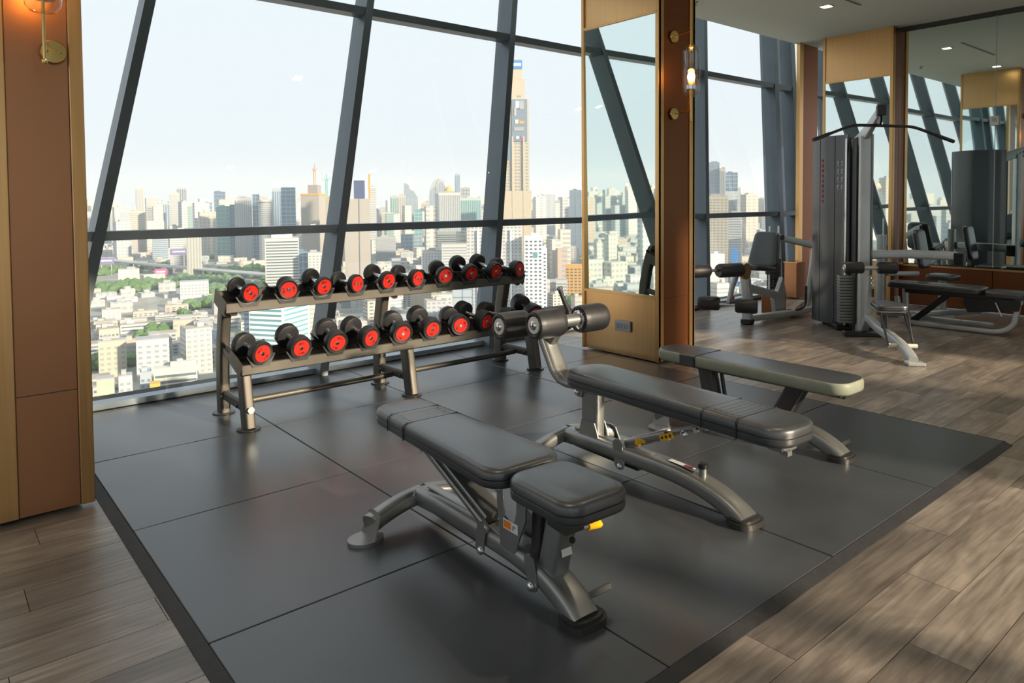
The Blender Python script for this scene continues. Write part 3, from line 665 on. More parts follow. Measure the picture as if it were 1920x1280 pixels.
B().lathe([(.016, 0), (.019, .01), (.016, .018), (0, .02)], (.0445, .152, .866), (0, .35, 1), 16).build('lever_tip', 'chrome', b2)
b = B(); b.box((.056, .082, .742), (.022, .022, .022), bev=.004); b.build('lever_base', 'chrome', b2, 0)
# height strut under the pad
B().tube([(.0, -.42, .160), (.0, -.68, .272)], .052, .050, p=3, n=18).build('adjuster_sleeve', 'gun', b2, 50)
B().tube([(.0, -.68, .272), (.0, -.78, .318), (0, -.90, .36)], .030, .028, p=3, n=14).build('adjuster_tube', 'gun', b2, 50)
side_plate(b2, -.052, -.405, .110, .15, .066, -.15); side_plate(b2, .052, -.405, .12, .12, .05, -.15); star_bolt(b2, (-.058, -.42, .055), (-1, 0, 0), .013)
b = B(); b.lathe([(0, .016), (.014, .015), (.019, .006), (.017, 0)], (-.028, -.52, .198), (-1, 0, 0), 18); b.box((-.032, -.545, .210), (.014, .04, .018), bev=.004); b.build('pull_knob', 'yellow', b2, 40)
B().box((-.024, -.69, .268), (.012, .085, .030), rot=(-.42, 0, 0), bev=.003).build('hole_strip', 'yellow', b2, 0)
b = B()
for k in range(3): b.cyl((-.0305, -.668 - .024 * k, .259 + .0108 * k), (-.0315, -.668 - .024 * k, .259 + .0108 * k), .0065, n=12)
b.build('hole', 'seam', b2, 0)
b = B(); bolt(b, (-.02, -.79, .305), (-1, 0, 0), .014, .016); b.build('clamp_bolt', 'chrome', b2); B().cyl((-.03, -.86, .34), (.03, -.86, .34), .012).build('pivot_pin', 'chrome', b2)
B().cyl((0, -.88, .120), (0, -.88, .175), .017, n=20).build('bumper_post', 'gun', b2); B().lathe([(.021, 0), (.023, .006), (.023, .018), (.017, .022)], (0, -.88, .172), n=20).build('bumper_cap', 'black', b2)
b = B(); b.box((-.0, -.76, .1535), (.026, .14, .0018), rot=(.02, 0, 0)); lb = lab(b.build('instruction_sticker', 'white', b2, 0), 'narrow red and white instruction sticker')
b = B(); b.box((0, -.80, .1548), (.018, .045, .001)); b.build('red_field', 'redprint', lb, 0)

# bench 3: flat bench behind, paler sides
b3 = thing('flat_bench', 'farthest of the three mat benches, with pale greenish sides and two slanted legs', 'bench', (3.035, 1.44, 0), 0.0, 'padded training benches on the mat')
bench_base(b3, .985, zr=.105)
vs_prof = [(.012, 0), (.003, .12), (0, .25), (0, .75), (.004, .92), (.008, .985), (.016, 1.0)]
def two_tone(t, w, l, y0, w2, nm):
    o = pad(w, l, .068, .095, .352, y0, w2=w2, prof=vs_prof); k = len(rrect(w, l, .095, 7, w2)); nside = (len(vs_prof) - 2) * k
    o.m = [1 if i < nside else 0 for i in range(len(o.f))]
    return o.build(nm, ['vinyl', 'vinyl_side'], t, 50)
c3 = two_tone(b3, .30, 1.235, -1.045, .27, 'back_pad'); c3.location = (.035, 0, 0)
band = B(); band.box((0, -.075, .352 + .034), (.279, .115, .0695), bev=.006); bo = band.build('head_band', 'vinyl', b3, 0); bo.location = (.035, 0, 0); seam_strip(b3, .285, -.135, .352, .069, .006).location = (.035, 0, 0)
B().box((.045, -.46, .340), (.16, 1.06, .022), bev=.004).build('pad_plate', 'gun_dark', b3, 0)
B().tube([(.03, -.13, .34), (.0, -.20, .11)], .075, .10, p=7, n=18).build('support_leg', 'gun_dark', b3, 40)
B().tube([(.06, -.21, .33), (.04, -.26, .13)], .02, .022, p=3).build('thin_strut', 'gun_dark', b3, 40)
B().tube([(.03, -.73, .34), (.0, -.61, .10)], .085, .10, p=7, n=18).build('support_leg', 'gun_dark', b3, 40)
b = B(); b.box((.045, -.965, .33), (.07, .06, .028), bev=.005); bolt(b, (.02, -.985, .33), (0, -1, 0), .008); b.build('end_bracket', 'gun_dark', b3, 0)
B().box((.045, .04, .333), (.08, .05, .02), bev=.004).build('end_bracket', 'gun_dark', b3, 0)

# ------------------------------------------------------------------ multi gym tower with lat bar
F = FLZ
ga = math.atan2(-.65, -.76)     # seat axis
mg = thing('cable_tower', 'tall cable machine with smoked black shroud and lat bar before the mirrored pillar', 'gym machine', (6.65, 1.95, F), ga)
# local x: towards the seat end, local y: sideways (local +y is towards -s)
def sh(r0, xc, yc, a0, a1, z0, z1, rx, ry, nm, mt, n=18, th=.02):
    b = B(); pts = []
    for i in range(n + 1):
        a = math.radians(a0 + (a1 - a0) * i / n); pts.append((xc + rx * math.cos(a), yc + ry * math.sin(a)))
    for i in range(n, -1, -1):
        a = math.radians(a0 + (a1 - a0) * i / n); pts.append((xc + (rx - th) * math.cos(a), yc + (ry - th) * math.sin(a)))
    k = n + 1; vs = [(x, y, z0) for x, y in pts] + [(x, y, z1) for x, y in pts]; m = 2 * k; fs = []
    for i in range(m): fs.append((i, (i + 1) % m, m + (i + 1) % m, m + i))
    for i in range(n): fs.append((i, i + 1, m - 2 - i, m - 1 - i)); fs.append((m + i, m + i + 1, 2 * m - 2 - i, 2 * m - 1 - i))
    b.add(vs, fs); return b.build(nm, mt, mg, 30)
sx0, sy0 = -.46, -.10
def plan_panel(pts, z0, z1, th, nm, mt):
    """upright folded panel: plan polyline extruded, th thick inwards"""
    b = B(); P2 = [V(p) for p in pts]; inner = []
    for i, p in enumerate(P2):
        t = (P2[min(i + 1, len(P2) - 1)] - P2[max(i - 1, 0)]).normalized(); inner.append(p + V((-t.y, t.x)) * th)
    k = len(P2); vs = [(p.x, p.y, z0) for p in P2] + [(p.x, p.y, z0) for p in inner] + [(p.x, p.y, z1) for p in P2] + [(p.x, p.y, z1) for p in inner]; fs = []
    for i in range(k - 1): fs += [(i, i + 1, 2 * k + i + 1, 2 * k + i), (k + i, k + i + 1, 3 * k + i + 1, 3 * k + i), (i, i + 1, k + i + 1, k + i), (2 * k + i, 2 * k + i + 1, 3 * k + i + 1, 3 * k + i)]
    fs += [(0, k, 3 * k, 2 * k), (k - 1, 2 * k - 1, 4 * k - 1, 3 * k - 1)]
    b.add(vs, fs); return b.build(nm, mt, mg, 30)
PA = [(-.80, -.26), (-.775, -.315), (-.70, -.30), (-.64, -.272)]
PB_ = [(-.635, -.268), (-.58, -.245), (-.52, -.205), (-.475, -.165)]
PC_ = [(-.470, -.160), (-.42, -.118), (-.375, -.085), (-.335, -.075)]
for pp in (PA, PB_, PC_): plan_panel(pp, .03, 2.05, .018, 'shroud_panel', 'black_gloss')
plan_panel([(-.27, .14), (-.40, .20), (-.56, .20), (-.72, .10), (-.80, -.06), (-.805, -.24)], .03, 2.05, .018, 'shroud_panel', 'black_gloss')
plan_panel([(-.245, -.055), (-.19, -.045), (-.135, -.045)], .03, 2.0, .015, 'inner_panel', 'gun_dark')
B().box((-.52, .0, .03), (.56, .40, .05), bev=.01).build('tower_base', 'black', mg, 30)
lg = B()
for i in range(9):
    lg.box((-.602, -.2585, 1.35 + .055 * i), (.028, .004, .030 + .008 * (i % 2)), rot=(0, 0, .42))
stuff(lab(lg.build('vertical_lettering', 'redprint', mg, 0), 'faint dark red vertical lettering'))
ic = B()
for i in range(4):
    for k in range(2):
        q = V((-.440 + k * .035, -.139 + k * .030)); z = 1.48 + .085 * i
        ic.box((q.x, q.y, z), (.026, .004, .006), rot=(0, .7 * (1 - 2 * (i % 2)), .70)); ic.box((q.x, q.y, z + .03), (.010, .004, .028), rot=(0, .3, .70))
stuff(lab(ic.build('exercise_pictograms', 'silver', mg, 0), 'pale printed exercise figures'))
B().cyl((sx0 + .19, sy0 + .08, .05), (sx0 + .19, sy0 + .08, 2.0), .012).build('guide_rod', 'chrome', mg); B().cyl((sx0 + .175, sy0 - .0, .05), (sx0 + .175, sy0 - .0, 2.0), .012).build('guide_rod', 'chrome', mg)
for k in range(16): 
    if k == 0: wp0 = B().box((0, 0, 0), (.10, .22, .027), bev=.004).build('weight_plate', 'gun', mg, 0); wp0.location = (sx0 + .21, sy0 + .03, .10)
    else: inst(wp0, mg, (sx0 + .21, sy0 + .03, .10 + .031 * k))
B().cyl((sx0 + .185, sy0 + .03, .60), (sx0 + .185, sy0 + .03, 2.0), .006).build('cable', 'black', mg)
B().tube([(-.02, .0, 0), (-.02, .0, 2.0)], .10, .07, side=(0, 1, 0), p=8, n=20).build('main_post', 'silver', mg, 40)
B().tube([(-.30, -.01, 1.93), (-.16, 0, 1.97), (.10, 0, 2.06), (.42, 0, 2.205)], .055, .11, side=(0, 1, 0), p=6, n=18, taper=[1.25, 1.2, 1, .72]).build('top_boom', 'silver', mg, 40)
bt_ = B()
for k in range(7): bt_.box((.0 + .045 * k, .029, 2.00 + .022 * k), (.018, .002, .035), rot=(0, -.45, 0))
lab(bt_.build('boom_lettering', 'black', mg, 0), 'black lettering along the boom')
B().box((.44, 0, 2.20), (.055, .08, .10), bev=.006).build('boom_end_cap', 'black', mg, 0)
B().lathe([(.05, -.01), (.055, -.006), (.045, 0), (.055, .006), (.05, .01)], (.40, 0, 2.12), (0, 1, 0), 24).build('pulley', 'black', mg)
B().cyl((.40, 0, 2.10), (.40, 0, 2.055), .006).build('cable', 'black', mg)
# lat bar hangs along its own direction
bd_ = (math.cos(math.atan2(-.51, .86) - ga), math.sin(math.atan2(-.51, .86) - ga))
def lp(u, z): return V((.36 + bd_[0] * u, bd_[1] * u, z))
B().tube([lp(-.66, 1.93)] + arc(lp(-.34, 2.045), lp(-.27, 2.07), lp(-.18, 2.07), 4) + arc(lp(.26, 2.065), lp(.36, 2.065), lp(.44, 2.04), 4) + [lp(.80, 1.925)], .028, .028, side=(0, 0, 1), p=2, n=12).build('lat_bar', 'black', mg)
for u0, u1, z0, z1 in ((-.67, -.50, 1.927, 1.988), (.62, .81, 1.982, 1.922)): B().tube([lp(u0, z0), lp(u1, z1)], .036, .036, side=(0, 0, 1), p=2, n=12).build('bar_grip', 'black_rubber', mg)
# seat frame
B().tube([(.0, 0, .06), (.15, 0, .20), (.45, 0, .15), (.8, 0, .13)] + arc((.85, 0, .125), (1.10, 0, .11), (1.30, 0, .03), 8)[1:], .075, .085, side=(0, 1, 0), p=3.5, n=20).build('base_rail', 'silver', mg, 50)
B().box((1.33, 0, .016), (.10, .14, .032), bev=.008).build('foot_plate', 'silver', mg, 30)
B().tube([(-.02, 0, .05), (-.5, 0, .05)], .08, .08, side=(0, 1, 0), p=6).build('base_rail', 'silver', mg, 40)
B().box((.06, .0, .025), (.10, .42, .05), bev=.008).build('cross_foot', 'black', mg, 30)
B().tube([(.12, 0, .16), (.20, 0, .62)], .06, .05, side=(0, 1, 0), p=6).build('pad_post', 'silver', mg, 40)
for s in (-1, 1):
    rr = B().lathe([(.03, .07), (.052, .068), (.058, .08), (.058, .225), (.052, .238), (.03, .236)], (.19, 0, .70), (0, s, 0), 28).build('thigh_roller', 'black_rubber', mg, 50)
    B().lathe([(.0, .248), (.03, .246), (.034, .238)], (.19, 0, .70), (0, s, 0), 20).build('roller_end', 'chrome', rr)
B().cyl((.19, -.08, .70), (.19, .08, .70), .02).build('roller_axle', 'silver', mg)
ch = B()
for k in range(5): ch.lathe([(.012, -.003), (.016, 0), (.012, .003), (.009, 0), (.012, -.003)], (.235, .01, .62 - .024 * k), ((1, 0, .3) if k % 2 else (0, 1, .3)), 12)
ch.build('chain', 'chrome', mg); B().cyl((.235, .01, .50), (.235, .01, .42), .012).build('row_handle', 'black', mg)
B().tube([(.62, 0, .14), (.58, 0, .36)], .05, .05, side=(0, 1, 0), p=6).build('seat_post', 'black', mg, 40)
spx = pad(.27, .38, .05, .07, .375, -.19, w2=.20); sp2 = spx.build('seat_pad', 'vinyl', mg, 50); sp2.rotation_euler = (0, 0, pi / 2); sp2.location = (.66, 0, 0)
B().box((.66, 0, .365), (.33, .22, .022), bev=.006).build('seat_plate', 'gun', mg, 0)
for s in (-1, 1):
    B().tube([(.80, s * .10, .345), (1.02, s * .10, .10)], .018, .018, side=(0, 1, 0), p=2, n=10).build('step_leg', 'black', mg)
B().tube([(.70, .16, .345), (.86, .16, .06)], .018, .018, side=(0, 1, 0), p=2, n=10).build('step_leg', 'black', mg)
B().cyl((.80, -.13, .342), (.80, .13, .342), .012).build('step_axle', 'black', mg)
B().cyl((1.02, -.10, .10), (1.02, .13, .10), .020).build('foot_bar', 'white_plastic', mg); 

# ------------------------------------------------------------------ leg extension machine
le = thing('leg_extension_machine', 'grey seated leg machine with black pads near the far window', 'gym machine', (6.9, 3.1, F)); LL = (-6.9, -3.1, 0)
def E_(b, nm, mt, sm=40, par=None): return b.build(nm, mt, par or le, sm, LL if par is None else None)
E_(B().tube([(6.36, 3.08, .03), (6.36, 3.08, .30), (6.34, 3.1, .54)], .10, .075, side=(0, 1, 0), p=7), 'front_upright', 'silver')
E_(B().box((6.36, 3.08, .03), (.10, .12, .06), bev=.01), 'rubber_foot', 'black')
E_(B().tube([(6.38, 3.08, .06), (7.05, 2.98, .06), (7.75, 2.95, .06)], .08, .07, side=(0, 1, 0), p=6), 'base_beam', 'silver')
E_(B().tube([(7.05, 2.98, .06), (7.95, 3.30, .06)], .08, .07, side=(0, 1, 0), p=6), 'base_beam', 'silver')
E_(B().tube([(6.40, 3.1, .40), (7.1, 3.12, .24)], .05, .09, side=(0, 1, 0), p=6), 'seat_beam', 'silver')
E_(B().prism([(-.10, .03), (.0, .0), (.10, .05), (.11, .30), (.05, .44), (-.04, .30), (-.14, .20)], (7.08, 3.12, .02), (1, 0, 0), (0, 0, 1), .05), 'gusset_plate', 'silver', 0)
pdo = pad(.36, .42, .075, .06, .0, 0.0, w2=.30); bk = E_(pdo, 'backrest', 'vinyl', 50); 
bk.rotation_euler = Euler((math.radians(74), 0, math.radians(-90)), 'XYZ'); bk.location = (6.86 - 6.9, 0.08, .58)
sp3 = pad(.34, .46, .06, .07, 0, 0, w2=.36); so_ = E_(sp3, 'seat_pad', 'vinyl', 50); so_.rotation_euler = (0, math.radians(7) * 0, math.radians(-90)); so_.rotation_euler = Euler((math.radians(-6), 0, math.radians(-90)), 'XYZ'); so_.location = (6.36 - 6.9, 0.06, .60)
E_(B().tube([(6.95, 3.16, .50), (6.99, 3.16, .85)], .10, .04, side=(0, 1, 0), p=6), 'back_frame', 'black')
def er(x, y, z, d, ln, r): 
    d = V(d).normalized(); c = V((x, y, z)); return E_(B().lathe([(r * .4, -ln / 2), (r * .85, -ln / 2 - .002), (r, -ln / 2 + .02), (r, ln / 2 - .02), (r * .85, ln / 2 + .002), (r * .4, ln / 2)], c, d, 28), 'foam_roller', 'black_rubber', 50)
rd = (.45, -.9, 0)
er(6.13, 2.95, .235, rd, .22, .075); er(5.93, 3.28, .255, rd, .22, .075)
er(6.02, 3.08, .62, (1, -.35, 0), .30, .075); er(5.62, 3.20, .63, (1, -.35, 0), .26, .070)
E_(B().cyl((5.70, 3.18, .63), (6.2, 3.02, .62), .016), 'roller_axle', 'chrome'); E_(B().cyl((5.9, 3.32, .25), (6.18, 2.88, .24), .014), 'roller_axle', 'chrome')
E_(B().tube([(6.22, 3.10, .62), (6.12, 3.12, .42), (6.06, 3.12, .25)], .04, .06, side=(0, 1, 0), p=5), 'lever_arm', 'silver')
E_(B().prism([(.09 * math.cos(a), .09 * math.sin(a)) for a in [2 * pi * i / 20 for i in range(20)]], (6.22, 3.02, .60), (1, 0, 0), (0, 0, 1), .03), 'cam_disc', 'bronze', 40)
E_(B().lathe([(0, .02), (.016, .018), (.018, 0)], (6.02, 3.05, .33), (0, -1, 0), 16), 'pull_knob', 'redprint')
E_(B().tube([(7.04, 3.10, .93), (7.25, 3.10, .90), (7.80, 3.05, .80)], .035, .08, side=(0, 1, 0), p=6), 'press_arm', 'silver')
E_(B().tube([(6.98, 3.12, .93), (7.12, 3.1, .93)], .06, .06, side=(0, 1, 0), p=4), 'arm_joint', 'black')
E_(B().tube([(7.62, 3.05, .08), (7.80, 3.05, .80)], .05, .09, side=(0, 1, 0), p=6), 'rear_upright', 'silver')
E_(B().tube([(7.30, 2.9, .36), (7.30, 2.9, .20)] + arc((7.30, 2.9, .19), (7.29, 2.9, .09), (7.12, 2.92, .10), 5), .028, .028, side=(0, 1, 0), p=2, n=12), 'side_handle', 'black')
wk = None
for k in range(12):
    if wk is None: wk = E_(B().box((0, 0, 0), (.16, .10, .026), bev=.003), 'weight_plate', 'gun_dark', 0); wk.location = (7.32 - 6.9, 3.32 - 3.1, .30)
    else: inst(wk, le, (7.32 - 6.9, .22, .30 + .031 * k))
for x in (7.22, 7.42): E_(B().cyl((x, 3.32, .05), (x, 3.32, 1.05), .010), 'guide_rod', 'chrome')
E_(B().box((7.32, 3.32, .13), (.30, .16, .26), bev=.01), 'stack_base', 'copper_dark', 0)

# ------------------------------------------------------------------ second adjustable bench before the mirror wall
b4 = thing('incline_bench', 'black padded bench on a grey skid frame in front of the wall mirror', 'bench', (7.65, 1.5, F), 0.0); BL = (-7.65, -1.5, 0)
def G_(b, nm, mt, sm=40): return b.build(nm, mt, b4, sm, BL)
tp = pad(.29, .92, .07, .05, .40, 1.19, w2=.24, x0=7.66); G_(tp, 'back_pad', 'vinyl', 50)
tp = pad(.30, .33, .065, .05, .385, .83, w2=.30, x0=7.66); G_(tp, 'seat_pad', 'vinyl', 50)
G_(B().box((7.66, 1.55, .375), (.10, .78, .05), bev=.006), 'pad_plate', 'black', 0)
sk = [(7.62, 2.02, .30), (7.60, 1.97, .10)] + arc((7.60, 1.96, .08), (7.60, 1.93, .035), (7.60, 1.85, .035), 4) + [(7.62, 1.4, .03)] + arc((7.64, 1.12, .03), (7.66, .98, .035), (7.66, .93, .14), 6) + [(7.66, .90, .34)]
G_(B().tube(sk, .05, .05, side=(1, 0, 0), p=5, n=16), 'skid_frame', 'silver', 50)
G_(B().tube([(7.98, 2.0, .04), (7.98, 1.2, .04)], .05, .05, p=5), 'skid_frame', 'silver')
G_(B().tube([(7.60, 1.9, .04), (8.0, 1.9, .04)], .05, .05, side=(0, 1, 0), p=5), 'cross_tube', 'silver')
G_(B().tube([(7.98, 1.95, .07), (7.70, 1.22, .22)], .04, .06, p=5), 'brace', 'silver')
G_(B().tube([(7.64, 1.93, .05), (7.64, 1.94, .40)], .05, .06, p=5), 'front_leg', 'silver')
G_(B().tube([(7.64, 1.86, .05), (7.64, 1.50, .38)], .05, .06, p=6), 'ladder_strut', 'black')
for k in range(5): G_(B().box((7.615, 1.79 - .052 * k, .095 + .046 * k), (.012, .03, .02), rot=(-.75, 0, 0)), 'strut_tooth', 'black', 0)
G_(B().prism([(-.26, .0), (.18, .06), (.20, .16), (-.30, .18), (-.30, .10)], (7.66, 1.07, .20), (0, -1, 0), (0, 0, 1), .09), 'seat_bracket', 'black', 0)
G_(B().tube([(7.60, 1.08, .33), (7.58, 1.02, .20)], .014, .014, p=2, n=10), 'lock_lever', 'white_plastic')
G_(B().box((7.66, .90, .345), (.06, .07, .05), bev=.01), 'frame_cap', 'silver', 30)

# grey press machine arm beyond, seen low between tower and pillar
pm = thing('press_machine', 'grey press machine with long horizontal arm low before the mirror', 'gym machine', (8.15, 2.2, F)); PLc = (-8.15, -2.2, 0)
def H_(b, nm, mt, sm=40): return b.build(nm, mt, pm, sm, PLc)
H_(B().tube([(7.9, 2.45, .72), (8.1, 2.1, .735), (8.2, 1.62, .73)], .05, .10, side=(1, 0, 0), p=5), 'press_arm', 'silver', 50)
H_(B().box((8.2, 1.60, .70), (.09, .10, .14), bev=.01), 'arm_end', 'black', 30)
H_(B().tube([(8.0, 2.35, .03), (8.0, 2.35, .95)], .09, .09, p=6), 'upright', 'silver')
H_(B().tube([(8.0, 2.35, .04), (8.35, 1.7, .04)], .08, .07, side=(0, 0, 1), p=6), 'base_beam', 'silver')
H_(B().tube([(8.3, 1.8, .06), (8.3, 1.8, .45)], .07, .07, p=6), 'seat_post', 'silver')
q = pad(.28, .30, .06, .06, .45, 1.65, x0=8.3); H_(q, 'seat_pad', 'vinyl', 50)
q = pad(.26, .45, .06, .06, 0, 0); qo = q.build('backrest', 'vinyl', pm, 50); qo.rotation_euler = (math.radians(80), 0, 0); qo.location = (.15, -.18, .56)
H_(B().tube([(8.02, 2.30, .5), (8.28, 2.05, .5)], .05, .05, side=(0, 0, 1), p=5), 'seat_beam', 'silver')
# ------------------------------------------------------------------ city outside (true distances in metres, street level 110 m below)
G = -110.0
def CM(n, c, r=.7, **k): M['c_' + n] = mat('facade_' + n, c, r, **k)
for n, c in dict(pale=(.62, .62, .58), cream=(.72, .64, .50), white=(.78, .78, .76), whiter=(.86, .86, .85), grey=(.40, .42, .43), greypale=(.52, .54, .56), bluepale=(.50, .58, .66), greenpale=(.52, .62, .58),
                 pinkpale=(.70, .58, .52), aqua=(.62, .74, .74), greygreen=(.40, .46, .44), slate=(.22, .29, .38), steel=(.26, .34, .42), blue=(.20, .33, .48), darkblue=(.10, .17, .28), teal=(.16, .38, .40),
                 orange=(.85, .50, .14), yellow=(.80, .55, .12), yellowstripe=(.82, .80, .70), skyblue=(.08, .35, .85), concrete=(.52, .50, .46), concdark=(.34, .33, .33), gold=(.85, .58, .15), purple=(.25, .22, .50), pink=(.85, .12, .35),
                 red=(.55, .10, .08), navy=(.06, .09, .20), winlight=(.42, .50, .56), windark=(.12, .17, .21), winteal=(.16, .40, .44), crane=(.80, .42, .10), craneteal=(.10, .55, .50)).items():
    CM(n, tuple(q * (1 if n == 'whiter' else .68 if max(c) > .45 else .85) for q in c), .35 if n in ('blue', 'darkblue', 'teal', 'slate', 'steel', 'winlight', 'windark', 'winteal') else .75)
WIN = {'white': 'winlight', 'whiter': 'winlight', 'cream': 'winlight', 'pale': 'winlight', 'pinkpale': 'winlight', 'bluepale': 'blue', 'aqua': 'teal', 'grey': 'windark', 'greypale': 'winlight', 'greenpale': 'teal',
       'greygreen': 'windark', 'blue': 'aqua', 'darkblue': 'steel', 'teal': 'aqua', 'slate': 'steel', 'steel': 'bluepale', 'orange': 'windark', 'yellow': 'windark', 'yellowstripe': 'windark', 'skyblue': 'whiter', 'concrete': 'concdark'}
FOOT = []
def tower(x, y, w, dr, zt, style, col, label, root=None, rot=None, d=None, wincol=None, floor_h=None, indiv=False, name=None, lab_group=None):
    h = zt - G; d = d or max(w * dr, 8.0); dist = math.hypot(x, y)
    az = math.atan2(x, y)
    r = -az if rot is None else rot
    own = root is None
    if own:
        root = thing(name or ('office_tower' if style in ('glass', 'round') else 'city_building' if h < 60 else 'apartment_tower'), label, 'building', (x, y, G), r)
        if lab_group: root['group'] = lab_group
        ox = oy = 0.0
    FOOT.append((x + math.sin(az) * d / 2, y + math.cos(az) * d / 2, math.hypot(w, d) / 2 + 1))
    wm = 'c_' + col; gm = 'c_' + (wincol or WIN.get(col, 'windark'))
    yc = d / 2
    b = B()
    if style == 'round': b.lathe([(w / 2, 0), (w / 2, h - 6), (w * .42, h - 6), (w * .42, h - 4), (w * .56, h - 4), (w * .56, h), (0, h)], (0, yc, 0), n=20)
    else: b.box((0, yc, h / 2), (w, d, h))
    b.build('wall', wm, root, 40 if style == 'round' else 0)
    fh = floor_h or max(3.4, dist / 1341 * 3.2)
    wb = B(); e = max(.15, dist * .0003)
    z0 = h - fh * 1.4; zmin = max(4, h - 150)
    if style in ('bands', 'grid', 'round'):
        k = 0; z = z0; proto = None
        while z > zmin and k < 44:
            if style == 'round': 
                wb.lathe([(w / 2 + e, z), (w / 2 + e, z + fh * .42)], (0, yc, 0), n=20)
            elif style == 'bands':
                if indiv:
                    if proto is None: proto = B().box((0, yc, 0), (w * .94 + 0, d + 2 * e, fh * .42)).box((0, yc, 0), (w + 2 * e, d * .88, fh * .42)).build('window_band', gm, root, 0); proto.location = (0, 0, z + fh * .21)
                    else: inst(proto, root, (0, 0, z + fh * .21))
                else: wb.box((0, yc, z + fh * .21), (w * .94, d + 2 * e, fh * .42)).box((0, yc, z + fh * .21), (w + 2 * e, d * .88, fh * .42))
            else:
                nx = max(2, int(w / max(3.4, fh * 1.1))); nd = max(2, int(d / max(3.4, fh * 1.1)))
                for i in range(nx): wb.box((-w / 2 + (i + .5) * w / nx, -e / 2 * 0 + 0, z + fh * .22), (w / nx * .52, 2 * e, fh * .44))
                for i in range(nd):
                    for s in (-1, 1): wb.box((s * w / 2, (i + .5) * d / nd, z + fh * .22), (2 * e, d / nd * .5, fh * .44))
            z -= fh; k += 1
    elif style == 'ribs':
        nx = max(3, min(14, int(w / max(3.5, dist / 1341 * 3.2))))
        for i in range(nx): wb.box((-w / 2 + (i + .5) * w / nx, 0, h / 2 - 2), (w / nx * .5, 2 * e, h - 6))
        for s in (-1, 1):
            for i in range(4): wb.box((s * w / 2, (i + .5) * d / 4, h / 2 - 2), (2 * e, d / 8, h - 6))
    elif style == 'glass':
        nx = max(2, min(8, int(w / 8)))
        for i in range(nx + 1): wb.box((-w / 2 + i * w / nx, 0, h / 2), (.7, 2 * e, h - 2))
        z = z0; k = 0
        while z > zmin and k < 16: wb.box((0, yc, z), (w + 2 * e, d + 2 * e, fh * .28)); z -= fh * 2.2; k += 1
    if wb.v: stuff(wb.build('window_rows', gm, root, 0))
    rb = B()
    if style != 'round':
        if RND.random() < .8: rb.box((RND.uniform(-.2, .2) * w, yc, h + 1.6), (w * RND.uniform(.3, .6), d * .5, 3.2))
        rb.box((0, yc, h + .4), (w * 1.01, d * 1.01, .8))
    else: rb.box((0, yc, h + 1), (w * .3, w * .3, 2))
    rb.build('roof_block', 'c_greypale' if col in ('white', 'cream', 'pale') else wm, root, 0)
    return root
